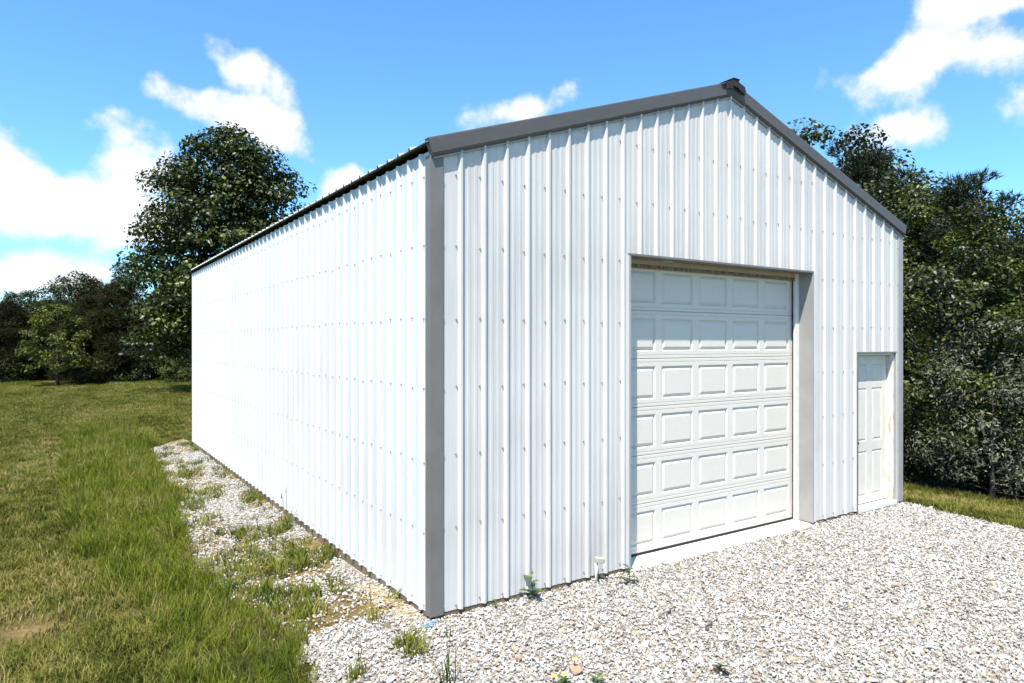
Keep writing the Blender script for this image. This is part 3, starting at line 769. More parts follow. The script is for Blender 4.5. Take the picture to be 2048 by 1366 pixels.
# ---- garage door opening
def garage():
    x0, x1, zt = OPEN_G; D = .16; YD = .225
    jt = MB(); jt.box(x1 - .0, x1 + .004, -.012, D, -.01, zt); jt.box(x1 - .006, x1 + .016, -.031, -.012, -.01, zt + .0); jt.build('jamb_trim', M['trim_pale'], barn)
    jl = MB(); jl.box(x0 - .004, x0, -.012, D, -.01, zt); jl.box(x0 - .016, x0 + .006, -.031, -.012, -.01, zt); jl.build('jamb_trim', M['trim_pale'], barn)
    hd = MB(); hd.box(x0, x1, -.012, D, zt, zt + .004); hd.box(x0 - .016, x1 + .016, -.033, -.012, zt - .004, zt + .016); hd.build('header_trim', M['trim'], barn)
    # white J edging beside the opening
    MB().box(x1 + .017, x1 + .045, -.0265, -.0005, .0, zt - .006).build('edge_channel', M['siding'], barn)
    MB().box(x0 - .05, x0 - .017, -.0265, -.0005, .0, zt - .006).build('edge_channel', M['siding'], barn)
    MB().box(x1 - .075, x1 - .001, D, D + .03, -.008, zt - .001).build('casing', M['casing'], barn)
    MB().box(x0 + .001, x0 + .07, D, D + .03, -.008, zt - .001).build('casing', M['casing'], barn)
    MB().box(x0 + .071, x1 - .076, D, D + .03, zt - .05, zt - .001).build('casing', M['tan'], barn)
    MB().box(x0 + .071, x1 - .076, D + .005, D + .045, zt - .085, zt - .051).build('weatherstrip', M['grimy'], barn)
    g = bpy.data.objects.new('garage_door', None); g.location = (0, 0, 0); link(g, barn)
    d0, d1 = x0 + .02, x1 - .045
    H = 3.018; zb = .014; sh = H / 6
    cols = [(5.055 - .485 - i * .577, 5.055 - i * .577) for i in range(5)][::-1]
    pm = panel_mesh(.485, .345, (.0, .015, .046), (0, .017, .001), M['door_white'])
    for i in range(6):
        za = zb + i * sh; zb2 = za + sh; pz0 = za + .078; pz1 = pz0 + .345
        V, F = [], []
        def strip(prof, xa, xb):
            for (z0, y0), (z1, y1) in zip(prof, prof[1:]):
                k = len(V); V.extend([(xa, YD + y0, z0), (xb, YD + y0, z0), (xb, YD + y1, z1), (xa, YD + y1, z1)]); F.append((k, k + 1, k + 2, k + 3))
        groove = lambda z: [(z - .005, 0), (z - .002, .004), (z + .002, .004), (z + .005, 0)]
        strip([(za + .001, .03), (za + .001, .007), (za + .007, 0)] + groove(za + .036) + [(pz0, 0)], d0, d1)
        strip([(pz1, 0)] + groove(zb2 - .038) + [(zb2 - .006, 0), (zb2 - .001, .007), (zb2 - .001, .03)], d0, d1)
        edges = [d0] + [e for c in cols for e in c] + [d1]
        for a, b in zip(edges[0::2], edges[1::2]):
            if b > a: strip([(pz0, 0), (pz1, 0)], a, b)
        mk('door_section', V, F, M['door_white'], g)
        for (a, b) in cols:
            o = bpy.data.objects.new('raised_panel', pm); o.location = (a, YD, pz0); link(o, g)
    MB().box(d0, d1, YD + .031, YD + .05, zb, zb + H).build('backing', M['door_white'], g)
    MB().box(d0, d1, YD - .004, YD + .03, -.006, .0125).build('bottom_seal', M['rubber'], g)
    # concrete sill under the door
    s = MB(); i = 0
    s.prism([(.30, -.008), (.30, -.2), (-.045, -.2), (-.045, -.034), (-.035, -.026), (.02, -.014)], lambda p: (x0 - .0, p[0], p[1]), lambda p: (x1 - .02, p[0], p[1]))
    s.build('concrete_sill', M['concrete'], barn)
def panel_mesh(w, h, ins, dep, mat):
    """stamped panel: rim slopes in, then the field is raised again"""
    V, F = [], []
    for (i, d) in zip(ins, dep): V += [(i, d, i), (w - i, d, i), (w - i, d, h - i), (i, d, h - i)]
    n = len(ins)
    for k in range(n - 1):
        for q in range(4): F.append((4 * k + q, 4 * k + (q + 1) % 4, 4 * k + 4 + (q + 1) % 4, 4 * k + 4 + q))
    F.append(tuple(4 * (n - 1) + q for q in range(4)))
    me = bpy.data.meshes.new('raised_panel'); me.from_pydata(V, [], F); me.materials.append(mat); return me
garage()

# ---- entry door
def entry():
    x0, x1, zt = OPEN_D; D = .075; YD = .085
    jt = MB(); jt.box(x1 - .004, x1, -.028, .0, -.01, zt); jt.build('jamb_trim', M['trim_pale'], barn)
    MB().box(x0 - .014, x0 + .004, -.030, .0, -.02, zt + .0).build('jamb_trim', M['trim'], barn)
    MB().box(x0 - .014, x1 + .012, -.034, .0, zt - .002, zt + .016).build('header_trim', M['trim'], barn)
    MB().box(x1 - .030, x1 - .0045, .0005, .13, .03, zt - .004).build('door_jamb', M['worn'], barn)
    MB().box(x0 + .0045, x0 + .03, .0005, .13, .03, zt - .004).build('door_jamb', M['casing'], barn)
    MB().box(x0 + .031, x1 - .031, .0005, .13, zt - .03, zt - .004).build('door_jamb', M['casing'], barn)
    MB().box(x0 + .004, x1 - .004, -.045, .14, -.022, .026).build('threshold', M['casing'], barn)
    MB().box(x0 + .01, x1 - .01, .0, .1, -.16, -.023).build('skirt_board', M['wood'], barn)
    g = bpy.data.objects.new('entry_door', None); link(g, barn)
    d0, d1, z0, z1 = x0 + .036, x1 - .036, .040, zt - .036
    MB().box(d1 + .0005, d1 + .0045, YD + .004, YD + .02, z0, z1).build('seal', M['rubber'], g)
    cw = .255; g1 = d0 + .115; g2 = d1 - .115 - cw
    rows = [(.135, .74), (.87, 1.585), (1.665, 1.905)]
    V, F = [], []
    def rect(a, b, c, d):
        k = len(V); V.extend([(a, YD, c), (b, YD, c), (b, YD, d), (a, YD, d)]); F.append((k, k + 1, k + 2, k + 3))
    zs = [z0] + [e for r in rows for e in r] + [z1]
    for k in range(0, len(zs), 2): rect(d0, d1, zs[k], zs[k + 1])
    for (a, b) in rows:
        for (p, q) in ((d0, g1), (g1 + cw, g2), (g2 + cw, d1)): rect(p, q, a, b)
    k = len(V); V += [(d0, YD, z0), (d1, YD, z0), (d1, YD, z1), (d0, YD, z1), (d0, YD + .04, z0), (d1, YD + .04, z0), (d1, YD + .04, z1), (d0, YD + .04, z1)]
    F += [tuple(k + i for i in q) for q in ((0, 4, 5, 1), (1, 5, 6, 2), (2, 6, 7, 3), (3, 7, 4, 0), (5, 4, 7, 6))]
    mk('door_leaf', V, F, M['mandoor'], g)
    for (a, b) in rows:
        me = panel_mesh(cw, b - a, (0, .012, .036), (0, .012, .001), M['mandoor'])
        for gx in (g1, g2):
            o = bpy.data.objects.new('raised_panel', me); o.location = (gx, YD, a); link(o, g)
    kb = MB(); kx, kz = d0 + .065, .87
    kb.tube([(kx, YD - .001, kz), (kx, YD - .02, kz), (kx, YD - .035, kz), (kx, YD - .055, kz), (kx, YD - .064, kz)], [.03, .014, .02, .028, .016], 12)
    kb.build('door_knob', M['brass'], g, True)
entry()

# ---------------------------------------------------------------- trees
LEAF = {
    'broad': (np.array([(0, -.42, 0), (.36, -.30, .08), (.31, .10, .07), (0, .58, -.07), (-.31, .10, .07), (-.36, -.30, .08)]), [(0, 1, 2, 3), (0, 3, 4, 5)]),
    'narrow': (np.array([(0, -.5, 0), (.15, 0, .03), (0, .5, -.04), (-.15, 0, .03)]), [(0, 1, 2, 3)]),
    'oval': (np.array([(0, -.5, 0), (.27, -.05, .05), (0, .5, -.04), (-.27, -.05, .05)]), [(0, 1, 2, 3)]),
    'spray': (np.array([(-.07, 0, 0), (.07, 0, 0), (0, 1, .06), (-.05, .22, .0), (.05, .36, .0), (.36, .76, .12), (.05, .18, .0), (-.05, .32, .0), (-.34, .70, .10), (-.03, .25, -.02), (.05, .42, 0), (.10, .74, -.30), (.02, .1, 0), (-.06, .22, .02), (-.18, .55, .30)]), [(0, 1, 2), (3, 4, 5), (6, 7, 8), (9, 10, 11), (12, 13, 14)]),
}
def foliage(pos, nrm, axis_, size, shape, rnd):
    T, faces = LEAF[shape]; n = len(pos); k = len(T)
    nrm = nrm / np.linalg.norm(nrm, axis=1)[:, None]
    y = axis_ - (axis_ * nrm).sum(1)[:, None] * nrm; y /= np.linalg.norm(y, axis=1)[:, None] + 1e-9
    x = np.cross(y, nrm)
    V = pos[:, None, :] + size[:, None, None] * (T[None, :, 0:1] * x[:, None, :] + T[None, :, 1:2] * y[:, None, :] + T[None, :, 2:3] * nrm[:, None, :])
    sizes = np.tile([len(f) for f in faces], n)
    base = np.concatenate([np.array(f) for f in faces]); idx = (np.arange(n)[:, None] * k + base[None, :]).ravel()
    return V.reshape(-1, 3), sizes, idx, np.repeat(rnd, k)
def crown_points(r, env, height, base, nclump, per, clump_r, lean=(0, 0), hollow=.5, zpow=1.0):
    """clumps inside an envelope: env is a list of (height fraction, radius)"""
    hs = np.array([e[0] for e in env]); rs_ = np.array([e[1] for e in env])
    H = np.linspace(hs[0], hs[-1], 200); w = np.interp(H, hs, rs_) ** 1.2; w /= w.sum()
    C = []
    for i in range(nclump):
        h = r.choice(H, p=w); a = r.uniform(0, 2 * np.pi); rad = np.interp(h, hs, rs_) * (hollow + (1 - hollow) * r.random() ** .6)
        rad *= 1 + .09 * math.sin(3 * a + 7 * h) + r.normal(0, .05)
        C.append((lean[0] * h + rad * math.cos(a), lean[1] * h + rad * math.sin(a), base + h * (height - base)))
    C = np.array(C); cr = clump_r * r.uniform(.6, 1.3, nclump)
    m = (per * (cr / clump_r) ** 2).astype(int)
    ci = np.repeat(np.arange(nclump), m); n = len(ci)
    d = r.normal(size=(n, 3)); d /= np.linalg.norm(d, axis=1)[:, None]
    rr = r.random(n) ** (1 / 2.3)
    P = C[ci] + d * (cr[ci] * rr)[:, None] * np.array([1, 1, .58])
    return C, cr, ci, P, d
def limbs(mb, r, trunk_pts, trunk_r, targets, rad):
    tp = np.array(trunk_pts)
    for t in targets:
        # leave the trunk below the target
        zs = tp[:, 2]; z0 = np.clip(t[2] - r.uniform(.25, .6) * np.hypot(t[0], t[1]) - .3, zs[0] + .15 * (zs[-1] - zs[0]), zs[-1] * .96)
        a = np.array([np.interp(z0, zs, tp[:, 0]), np.interp(z0, zs, tp[:, 1]), z0]); b = np.array(t)
        mid = (a + b) / 2 + np.array([0, 0, -.08 * np.linalg.norm(b - a)]) + r.normal(0, .06, 3) * np.linalg.norm(b - a)
        q = (a + mid) / 2 + r.normal(0, .02, 3); w = (mid + b) / 2 + np.array([0, 0, .03]) * np.linalg.norm(b - a)
        mb.tube([a, q, mid, w, b], [rad, rad * .8, rad * .6, rad * .4, rad * .15], 5, False)
def make_tree(name, seed, env, height, base, trunk_r, nclump, per, clump_r, leaf, lsize, mat, bark, label, cat='tree', group=None, nlimb=22, up=.7, lean=(0, 0), hollow=.5, top_frac=.92, droop=0.0):
    r = np.random.default_rng(seed)
    root = empty(name); tag(root, label, cat, group)
    tp = [(lean[0] * h + math.sin(seed + 3 * h) * .12 * trunk_r * 4 * h, lean[1] * h + math.cos(seed * 2 + 4 * h) * .10 * trunk_r * 4 * h, -.35 + h * (height * top_frac + .35)) for h in np.linspace(0, 1, 9)]
    tr = [trunk_r * (1.35 if i == 0 else 1) * (1 - .92 * (i / 8.0) ** .9) + .012 for i in range(9)]
    mb = MB(); mb.tube(tp, tr, 9)
    C, cr, ci, P, d = crown_points(r, env, height, base, nclump, per, clump_r, lean, hollow)
    limbs(mb, r, tp, tr, C[r.permutation(len(C))[:nlimb]], trunk_r * .32)
    mb.build('trunk', M[bark], root, True)
    n = len(P); out_ = P - np.array([0, 0, base + .45 * (height - base)]); out_ /= np.linalg.norm(out_, axis=1)[:, None] + .1
    nrm = d * .4 + out_ * .45 + np.array([0, 0, up * .55]) + r.normal(0, .5, (n, 3))
    if leaf == 'spray':
        out = P.copy(); out[:, 2] = 0; out /= np.linalg.norm(out, axis=1)[:, None] + .2
        ax = d * .55 + out * .55 + np.array([0, 0, up - droop]) + r.normal(0, .3, (n, 3)); nrm = r.normal(size=(n, 3)) + np.array([0, 0, .6])
    else:
        ax = d * .7 + r.normal(0, .5, (n, 3)) + np.array([0, 0, -.25])
    size = lsize * r.uniform(.45, 1.3, n)
    rnd = np.clip(r.random(n) ** 1.3 * .62 + (r.random(nclump)[ci]) * .5 - .08, 0, 1)
    V, s, idx, rn = foliage(P, nrm, ax, size, leaf, rnd)
    me = fast_mesh('crown', V, s, idx, M[mat], {'rnd': rn})
    link(bpy.data.objects.new('crown', me), root)
    return root
def place(root, px, depth, rz=0.0, dz=0.0, scale=1.0):
    x, y = at_depth(px, depth); root.location = (x, y, float(ground_z(x, y)) + dz); root.rotation_euler = (0, 0, rz); root.scale = (scale,) * 3
    return root
def copy_tree(src, label, group=None, cat=None):
    r2 = src.copy(); COL.objects.link(r2); r2['label'] = label
    if group: r2['group'] = group
    for ch in src.children:
        c = ch.copy(); COL.objects.link(c); c.parent = r2
    return r2

# the big broadleaf tree behind the barn
env_big = [(0, 2.8), (.12, 4.0), (.28, 4.35), (.45, 4.15), (.6, 3.6), (.75, 3.0), (.88, 2.2), (.96, 1.2), (1, .3)]
big = make_tree('poplar_tree', 3, env_big, 12.2, 1.6, .26, 900, 86, .75, 'broad', .172, 'leaf_poplar', 'bark', 'tallest tree, glossy broad leaves, rising behind the barn roof', nlimb=40, hollow=.15)
place(big, 458, 32.0, 0.4)

# left background, near to far
GL = 'trees along the far edge of the lawn'
GLB = 'background trees beyond the lawn'
cedar_env = [(0, 2.3), (.12, 2.6), (.35, 2.2), (.6, 1.5), (.82, .8), (1, .12)]
c1 = make_tree('cedar_tree', 21, cedar_env, 7.6, .1, .16, 260, 105, .5, 'spray', .34, 'cedar', 'bark_dark', 'broad dark brown cedar beside the tall broadleaf tree', group=GL, nlimb=25, up=.35, droop=.1)
place(c1, 243, 40.0, 1.0, 0, .88)
c2 = copy_tree(c1, 'dark brown cedar at the far left edge of the lawn'); place(c2, 22, 41.5, 3.2, 0, .69)
c3 = copy_tree(c1, 'dark cedar half hidden behind the tall broadleaf tree'); place(c3, 330, 42.0, 5.0, 0, .8)
c4 = copy_tree(c1, 'dark cedar just outside the left edge of the picture'); place(c4, -110, 42, 4.1, 0, .72)
c5 = copy_tree(c1, 'dark cedar between the small yellow-green tree and the left edge'); place(c5, 75, 44, 2.1, 0, .64)
c6 = copy_tree(c1, 'dark cedar between the small yellow-green tree and the broad cedar'); place(c6, 185, 42.5, .4, 0, .78)
c7 = copy_tree(c1, 'dark cedar behind the small yellow-green tree'); place(c7, 118, 43.5, 5.6, 0, .7)
round_env = [(0, 1.6), (.2, 2.6), (.5, 3.0), (.75, 2.4), (.92, 1.3), (1, .4)]
d1 = make_tree('broadleaf_tree', 31, round_env, 9.2, .8, .17, 210, 90, .75, 'oval', .25, 'leaf_far', 'bark', 'green broadleaf tree between two cedars', group=GL, nlimb=25)
place(d1, 150, 47.0, .5, 0, .78)
d2 = copy_tree(d1, 'round-topped green tree left of centre in the far tree line'); place(d2, 62, 49.0, 2.5, 0, .68)
d3 = copy_tree(d1, 'green tree top showing between broad cedar and its neighbour'); place(d3, 200, 50.0, 4.0, 0, .76)
d4 = copy_tree(d1, 'broadleaf tree behind the tall glossy tree'); place(d4, 395, 46.0, 1.4, 0, .8)
d5 = copy_tree(d1, 'broadleaf tree just outside the left edge of the lawn'); place(d5, -70, 50, 3.3, 0, .7)
lime_env = [(0, 1.3), (.2, 1.9), (.45, 1.8), (.7, 1.4), (.9, .8), (1, .2)]
lm = make_tree('small_tree', 41, lime_env, 4.6, .9, .09, 95, 75, .42, 'oval', .15, 'leaf_yellow', 'bark_dark', 'small yellow-green tree standing out on the edge of the lawn', group=GL, nlimb=22, up=1.4, hollow=.3)
place(lm, 116, 38.0, .8)
def make_bush(name, seed, w, h, nclump, per, clump_r, leaf, lsize, mat, label, group, up=.7, base=.1):
    return make_tree(name, seed, [(0, w * .8), (.35, w), (.7, w * .75), (1, w * .2)], h, base, .035, nclump, per, clump_r, leaf, lsize, mat, 'bark_dark', label, 'bush', group, nlimb=14, up=up, hollow=.2)
GB = 'bushes at the foot of the far tree line'
b1 = make_bush('bush', 51, 1.5, 1.9, 40, 42, .42, 'oval', .13, 'leaf_far', 'leafy bush at the foot of the broad cedar', GB); place(b1, 235, 38.8)
for (px, dp, s, rz, lb) in ((300, 39.0, .8, 1.0, 'low bush under the tall broadleaf tree'), (170, 39.3, .7, 2.0, 'low bush right of the small yellow-green tree'), (375, 38.5, 1.0, 3.0, 'bush half hidden by the far corner of the barn'),
                            (20, 40.5, .8, 4.0, 'low bush at the foot of the leftmost cedar'), (-60, 40.5, .9, 5.0, 'low bush outside the left edge')):
    b = copy_tree(b1, lb); place(b, px, dp, rz, 0, s)
b2 = make_bush('bush', 52, 1.0, 1.6, 30, 40, .35, 'oval', .13, 'leaf_lime', 'bright yellow-green bush beside the far corner of the barn', GB, 1.2); place(b2, 352, 38.0, 0, 0, .9)

# right-hand wood
GR = 'trees of the wood right of the barn'
vine_env = [(0, 2.0), (.15, 2.4), (.4, 2.3), (.65, 1.8), (.85, 1.1), (1, .3)]
v1 = make_tree('vine_clad_tree', 61, vine_env, 7.4, 1.5, .15, 150, 165, .50, 'broad', .098, 'leaf_vine', 'bark_dark', 'vine-clad tree with yellow-green leaves nearest the barn corner', group=GR, nlimb=30, up=.8, top_frac=.7)
place(v1, 1884, 12.6, .3, 0, .72)
v2 = copy_tree(v1, 'leafy vine-clad tree at the right edge of the picture'); place(v2, 2085, 12.4, 2.4, 0, .66)
v3 = copy_tree(v1, 'vine-clad tree showing above the right end of the roof'); place(v3, 1752, 19.5, 4.2, .3, 1.02)
v4 = copy_tree(v1, 'leafy tree outside the right edge of the picture'); place(v4, 2300, 15, 1.2, 0, 1.0)
v5 = copy_tree(v1, 'leafy tree in the second row behind the right edge'); place(v5, 2030, 20, 5.2, 0, .76)
v6 = copy_tree(v1, 'leafy tree hidden low behind the right wall of the barn'); place(v6, 1795, 16.0, 3.3, -.2, .9)
v7 = copy_tree(v1, 'leafy tree top showing just above the roof slope nearest the gable peak'); place(v7, 1658, 21.5, .9, .2, 1.36)
v8 = copy_tree(v1, 'leafy tree behind the roof slope left of the pointed cedar'); place(v8, 1728, 21.5, 2.9, 0, 1.24)
v9 = copy_tree(v1, 'second-row leafy tree above the lower end of the roof slope'); place(v9, 1826, 17.0, 4.9, 0, 1.02)
v10 = copy_tree(v1, 'second-row leafy tree left of the forked cedar'); place(v10, 1915, 18.5, .2, 0, 1.0)
v11 = copy_tree(v1, 'second-row leafy tree above the grey-green bush'); place(v11, 2052, 17.5, 1.9, 0, .9)
rc_env = [(0, 1.7), (.15, 1.9), (.4, 1.7), (.65, 1.2), (.85, .7), (1, .1)]
r1 = make_tree('red_cedar_tree', 71, rc_env, 8.6, .3, .15, 230, 105, .42, 'spray', .26, 'cedar_green', 'bark_dark', 'pointed cedar rising above the roof edge right of the gable', group=GR, nlimb=25, up=.75)
place(r1, 1706, 20.5, .5, .4, 1.09)
r2 = copy_tree(r1, 'cedar with ragged tips second from the roof edge'); place(r2, 1782, 18.0, 2.5, 0, .95)
r3 = copy_tree(r1, 'cedar with forked ragged top right of the barn'); place(r3, 1958, 15.0, 4.5, 0, .85)
r4 = copy_tree(r1, 'dark cedar deep in the wood behind the right edge'); place(r4, 2090, 19.0, 1.5, 0, .76)
r5 = copy_tree(r1, 'dark cedar deep in the wood behind the vine-clad tree'); place(r5, 1885, 20.5, 3.7, 0, .84)
r6 = copy_tree(r1, 'cedar just outside the right edge of the picture'); place(r6, 2200, 17, 3.0, 0, .95)
GS = 'bushes at the edge of the wood right of the barn'
o1 = make_bush('olive_bush', 81, 1.55, 3.3, 95, 120, .40, 'narrow', .085, 'leaf_olive', 'grey-green willow-leaved bush at the right edge of the picture', GS, .9, .45); place(o1, 1985, 11.2, .2, 0, .9)
o2 = copy_tree(o1, 'grey-green bush outside the right edge of the picture'); place(o2, 2190, 11.5, 2.2, 0, .9)
s1 = make_bush('undergrowth_bush', 82, 1.5, 2.3, 60, 55, .42, 'oval', .075, 'leaf_far', 'dark undergrowth bush just right of the barn corner', GS); place(s1, 1842, 13.2, .3, -.1)
for (px, dp, s, rz, lb) in ((1930, 13.0, 1.0, 1.6, 'dark undergrowth below the yellow-green vine'), (2035, 13.3, 1.1, 2.8, 'dark undergrowth below the grey-green bush'), (2130, 14.0, 1.1, 4.0, 'dark undergrowth outside the right edge'), (1880, 16.5, 1.3, 5.2, 'dark undergrowth deep in the wood near the barn'), (1990, 17.0, 1.3, .9, 'dark undergrowth deep in the wood at the right'), (1810, 17.5, 1.3, 2.2, 'dark undergrowth deep behind the barn corner')):
    b = copy_tree(s1, lb); place(b, px, dp, rz, -.1, s)
# hanging spray of bright vine
def vine():
    r = np.random.default_rng(91); root = empty('hanging_vine'); tag(root, 'bright yellow-green vine leaves hanging at the edge of the dark wood', 'vine')
    mb = MB(); P = []
    tops = [(-.55, 0, 3.0), (-.2, .1, 3.3), (.15, 0, 3.0), (.5, -.1, 2.7)]
    for (x, y, z) in tops:
        pts = [Vector((x * .6, y + .5, z + .5))]
        for k in range(9):
            pts.append(Vector((x + .14 * math.sin(k * .9 + x * 5) + .035 * k, y - .03 * k, z - k * .18)))
        mb.tube(pts, [.012] * 5 + [.008] * 5, 5, False)
        for p in pts[1:]:
            for k in range(13): P.append(p + Vector(r.normal(0, 1, 3)) * .15)
    mb.build('stem', M['bark_dark'], root, True)
    P = np.array([tuple(p) for p in P]); n = len(P)
    V, s, idx, rn = foliage(P, r.normal(0, .35, (n, 3)) + np.array([-.3, -.35, .8]), r.normal(0, .6, (n, 3)) + np.array([0, -.3, -.6]), .09 * r.uniform(.6, 1.25, n), 'broad', r.uniform(.1, .9, n))
    link(bpy.data.objects.new('leaves', fast_mesh('leaves', V, s, idx, M['leaf_lime'], {'rnd': rn})), root)
    x, y = at_depth(1862, 12.2); root.location = (x, y, float(ground_z(x, y)) + .15); root.rotation_euler = (0, 0, -YAW)
vine()

# ---------------------------------------------------------------- small things by the walls and on the gravel
def leafy_weed(name, px, py, h, nleaf, lsize, mat, label, seed, toothed=True, flat=.35):
    x, y = on_plane(px, py, -.05); z = float(ground_z(x, y)); r = random.Random(seed)
    root = empty(name, (x, y, z)); tag(root, label, 'weed')
    mb = MB(); top = Vector((r.uniform(-.02, .02), r.uniform(-.02, .02), h)); mb.tube([(0, 0, -.03), top * .5 + Vector((.006, 0, 0)), top], [.0055, .004, .002], 6)
    for k in range(nleaf):
        t = .25 + .75 * k / max(1, nleaf - 1); b = top * t; a = k * 2.4 + r.uniform(-.4, .4); ln = lsize * (1.15 - .5 * t) * r.uniform(.8, 1.15)
        d = Vector((math.cos(a), math.sin(a), flat + .5 * t)).normalized(); n = Vector((0, 0, 1)); s_ = d.cross(n).normalized(); up = s_.cross(d)
        prof = [(0, .02), (.18, .16), (.34, .30), (.42, .20), (.6, .26), (.68, .14), (.84, .12), (1, 0)] if toothed else [(0, .02), (.2, .16), (.45, .22), (.7, .16), (.9, .07), (1, 0)]
        i = len(mb.v); m = len(prof)
        for (u, w) in prof:
            c = b + d * (ln * u) + Vector((0, 0, -.35 * ln * u * u))
            mb.v += [tuple(c), tuple(c + s_ * (w * ln * .8) + up * (.10 * w * ln)), tuple(c - s_ * (w * ln * .8) + up * (.10 * w * ln))]
        for q in range(m - 1):
            mb.f += [(i + 3 * q, i + 3 * q + 1, i + 3 * q + 4, i + 3 * q + 3), (i + 3 * q, i + 3 * q + 3, i + 3 * q + 5, i + 3 * q + 2)]
    o = mb.build('foliage', None, root); me = o.data; me.materials.append(M[mat])
    at = me.attributes.new('rnd', 'FLOAT', 'POINT'); at.data.foreach_set('value', np.array([(math.sin(v.co.x * 90 + v.co.y * 70) + 1) / 2 for v in me.vertices], dtype=np.float32))
    return root
leafy_weed('weed', 1066, 1202, .22, 9, .15, 'weed', 'tall toothed green weed growing against the white siding', 1)
leafy_weed('weed', 1258, 1172, .16, 7, .13, 'weed', 'green weed in the gravel by the left end of the concrete sill', 2)
leafy_weed('weed', 990, 1219, .09, 5, .07, 'weed', 'small weed sprout beside the skirt board near the grey corner', 3)
leafy_weed('weed', 1440, 1347, .07, 12, .08, 'weed_dark', 'dark matted weed alone in the gravel near the bottom edge', 4, True, .15)
leafy_weed('weed', 1195, 1372, .06, 9, .10, 'weed', 'flat green weed at the bottom edge right of the yellow flowers', 5, False, .1)
w = leafy_weed('dandelion', 1128, 1372, .05, 8, .09, 'weed', 'low weed with yellow flowers at the bottom edge of the gravel', 6, True, .1)
for (a, b, c) in ((.0, -.01, .085), (.17, .10, .10), (-.06, .03, .075)):
    MB().tube([(a, b, .0), (a, b, c)], .0025, 5).build('flower_stem', M['weed_dark'], w)
for (a, b, c) in ((.0, -.01, .085), (.17, .10, .10), (-.06, .03, .075)):
    f = MB()
    for k in range(9):
        t = k * .698; i = len(f.v); dx, dy = math.cos(t), math.sin(t)
        f.v += [(a, b, c), (a + dx * .017 - dy * .005, b + dy * .017 + dx * .005, c + .007), (a + dx * .021, b + dy * .021, c + .006), (a + dx * .017 + dy * .005, b + dy * .017 - dx * .005, c + .007)]
        f.f.append((i, i + 1, i + 2, i + 3))
    f.build('flower', M['petal'], w)
def tuft(px, py, label, seed, n=26, hmax=.32, mat='grass_tall'):
    x, y = on_plane(px, py, -.06); me = blade_clump(seed, n, .07, .1, hmax, .007, .95, M[mat], 2)
    o = bpy.data.objects.new('grass_tuft', me); o.location = (x, y, float(ground_z(x, y))); link(o); tag(o, label, 'grass')
tuft(895, 1372, 'long-bladed grass tuft in the gravel at the bottom edge', 301)
tuft(745, 1245, 'grass tuft at the gravel edge left of the grey corner trim', 302, 40, .2, 'grass_bright')
tuft(575, 1050, 'wispy weed against the skirt board midway along the side wall', 303, 34, .34, 'grass_tall')
tuft(715, 1362, 'grass patch at the bottom edge where gravel meets turf', 304, 60, .14, 'grass_bright')
# capped pipe by the front wall
def pipe():
    x, y = 1.665, -.085; root = empty('capped_pipe', (x, y, float(ground_z(x, y)))); tag(root, 'short white plastic pipe with a cream box cap against the front siding', 'pipe')
    a = MB(); a.tube([(0, 0, -.05), (0, 0, .10), (.004, 0, .105), (.0, 0, .205)], [.0125, .0125, .0155, .0155], 12); a.build('pipe', M['pvc'], root, True)
    b = MB(); b.box(-.05, .035, -.03, .03, .205, .252); o = b.build('cap_box', M['pvc_cream'], root); o.modifiers.new('b', 'BEVEL').width = .005; o.rotation_euler = (0, R(10), R(-14))
    c = MB(); c.box(.036, .048, -.022, .022, .213, .238); o = c.build('cover', M['pvc'], root); o.rotation_euler = (0, R(10), R(-14))
    d = MB(); d.tube([(.022, -.006, -.03), (.024, -.006, .08), (.016, -.004, .15), (.006, -.002, .205)], .0035, 6); d.build('cable', M['rubber'], root)
pipe()
# odd stones, a stick, a scrap of blue plastic, straw
def rock(px, py, s, col, label, seed):
    import bmesh
    r = np.random.default_rng(seed); bm = bmesh.new(); p = r.normal(size=(22, 3)); p /= np.linalg.norm(p, axis=1)[:, None]
    for v in p * np.array([.55, .36, .26]): bm.verts.new(tuple(v * s))
    bmesh.ops.convex_hull(bm, input=list(bm.verts)); bmesh.ops.delete(bm, geom=[v for v in bm.verts if not v.link_faces], context='VERTS')
    me = bpy.data.meshes.new('rock'); bm.to_mesh(me); bm.free(); me.materials.append(plain('rock_' + str(seed), col, .9, 0, .25, 25, .4))
    x, y = on_plane(px, py, -.04); o = bpy.data.objects.new('rock', me); o.location = (x, y, float(ground_z(x, y)) + s * .17 + .012); o.rotation_euler = (0, .1, seed); link(o); tag(o, label, 'rock')
rock(1150, 1343, .13, (.33, .21, .13), 'largest reddish brown rock, near the bottom edge of the gravel', 1)
rock(1030, 1302, .085, (.38, .27, .17), 'tan rock left of the largest brown rock', 2)
rock(1038, 1318, .075, (.26, .17, .11), 'brown rock just below the tan one in the gravel', 3)
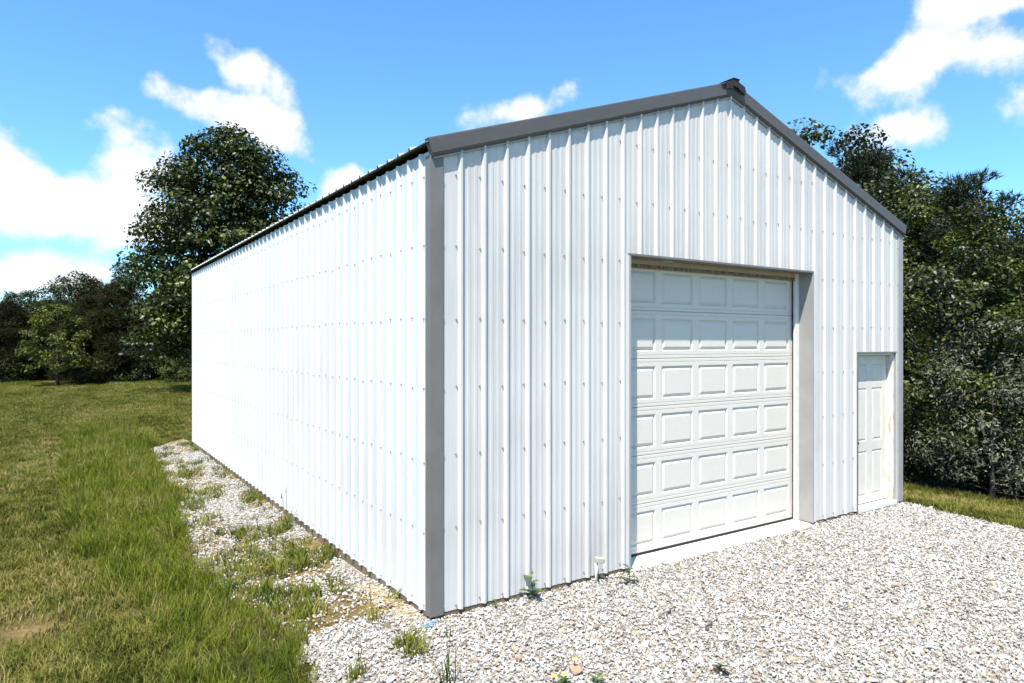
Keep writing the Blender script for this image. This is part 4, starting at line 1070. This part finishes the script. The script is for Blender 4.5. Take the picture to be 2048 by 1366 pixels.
rock(1457, 1205, .085, (.22, .16, .12), 'dark brown rock in the gravel in front of the garage door', 4)
rock(1272, 1270, .07, (.36, .26, .14), 'small yellowish rock in the middle of the gravel', 5)
def stick(px, py, ln, rz, label):
    x, y = on_plane(px, py, -.03); z = float(ground_z(x, y)) + .045
    m = MB(); m.tube([(-ln / 2, 0, 0), (-ln / 6, .008, .008), (ln / 5, -.004, .006), (ln / 2, .01, .012)], [.004, .009, .008, .003], 6)
    o = m.build('stick', M['bark'], None, True); o.location = (x, y, z); o.rotation_euler = (0, 0, rz); tag(o, label, 'stick')
stick(1418, 1257, .16, .35, 'short brown stick lying on the gravel')
stick(1338, 1230, .14, .5, 'thin twig on the gravel left of the brown stick')
def scrap():
    x, y = on_plane(862, 1253, -.03); r = random.Random(2); m = MB()
    for k in range(5):
        a = k * .9; pts = [(math.cos(a + t * .8) * (.03 + .012 * t) * 1.4, math.sin(a + t * .8) * .03, .012 * math.sin(3 * t + k) + .012) for t in (0, .5, 1, 1.5)]
        for p, q in zip(pts, pts[1:]): m.quad((p[0], p[1], p[2]), (q[0], q[1], q[2]), (q[0] + .004, q[1] + .012, q[2] + .004), (p[0] + .004, p[1] + .012, p[2] + .004))
    o = m.build('plastic_scrap', M['blue']); o.location = (x, y, float(ground_z(x, y)) + .03); tag(o, 'crumpled scrap of blue plastic on the gravel by the corner', 'litter')
scrap()
def straw():
    r = np.random.default_rng(8); n = 260; mb = MB()
    for k in range(n):
        y = r.uniform(.02, 1.1); x = -.06 - abs(r.normal(0, .09)); a = r.normal(1.9, .5); l = r.uniform(.05, .16); z = float(ground_z(x, y)) + r.uniform(.01, .05)
        dx, dy = math.cos(a) * l / 2, math.sin(a) * l / 2; w = .0016; dz = r.normal(0, .012)
        mb.quad((x - dx, y - dy, z - dz), (x + dx, y + dy, z + dz), (x + dx, y + dy + w * 2, z + dz + w), (x - dx, y - dy + w * 2, z - dz + w))
    tag(mb.build('dry_straw', M['straw']), kind='stuff')
straw()
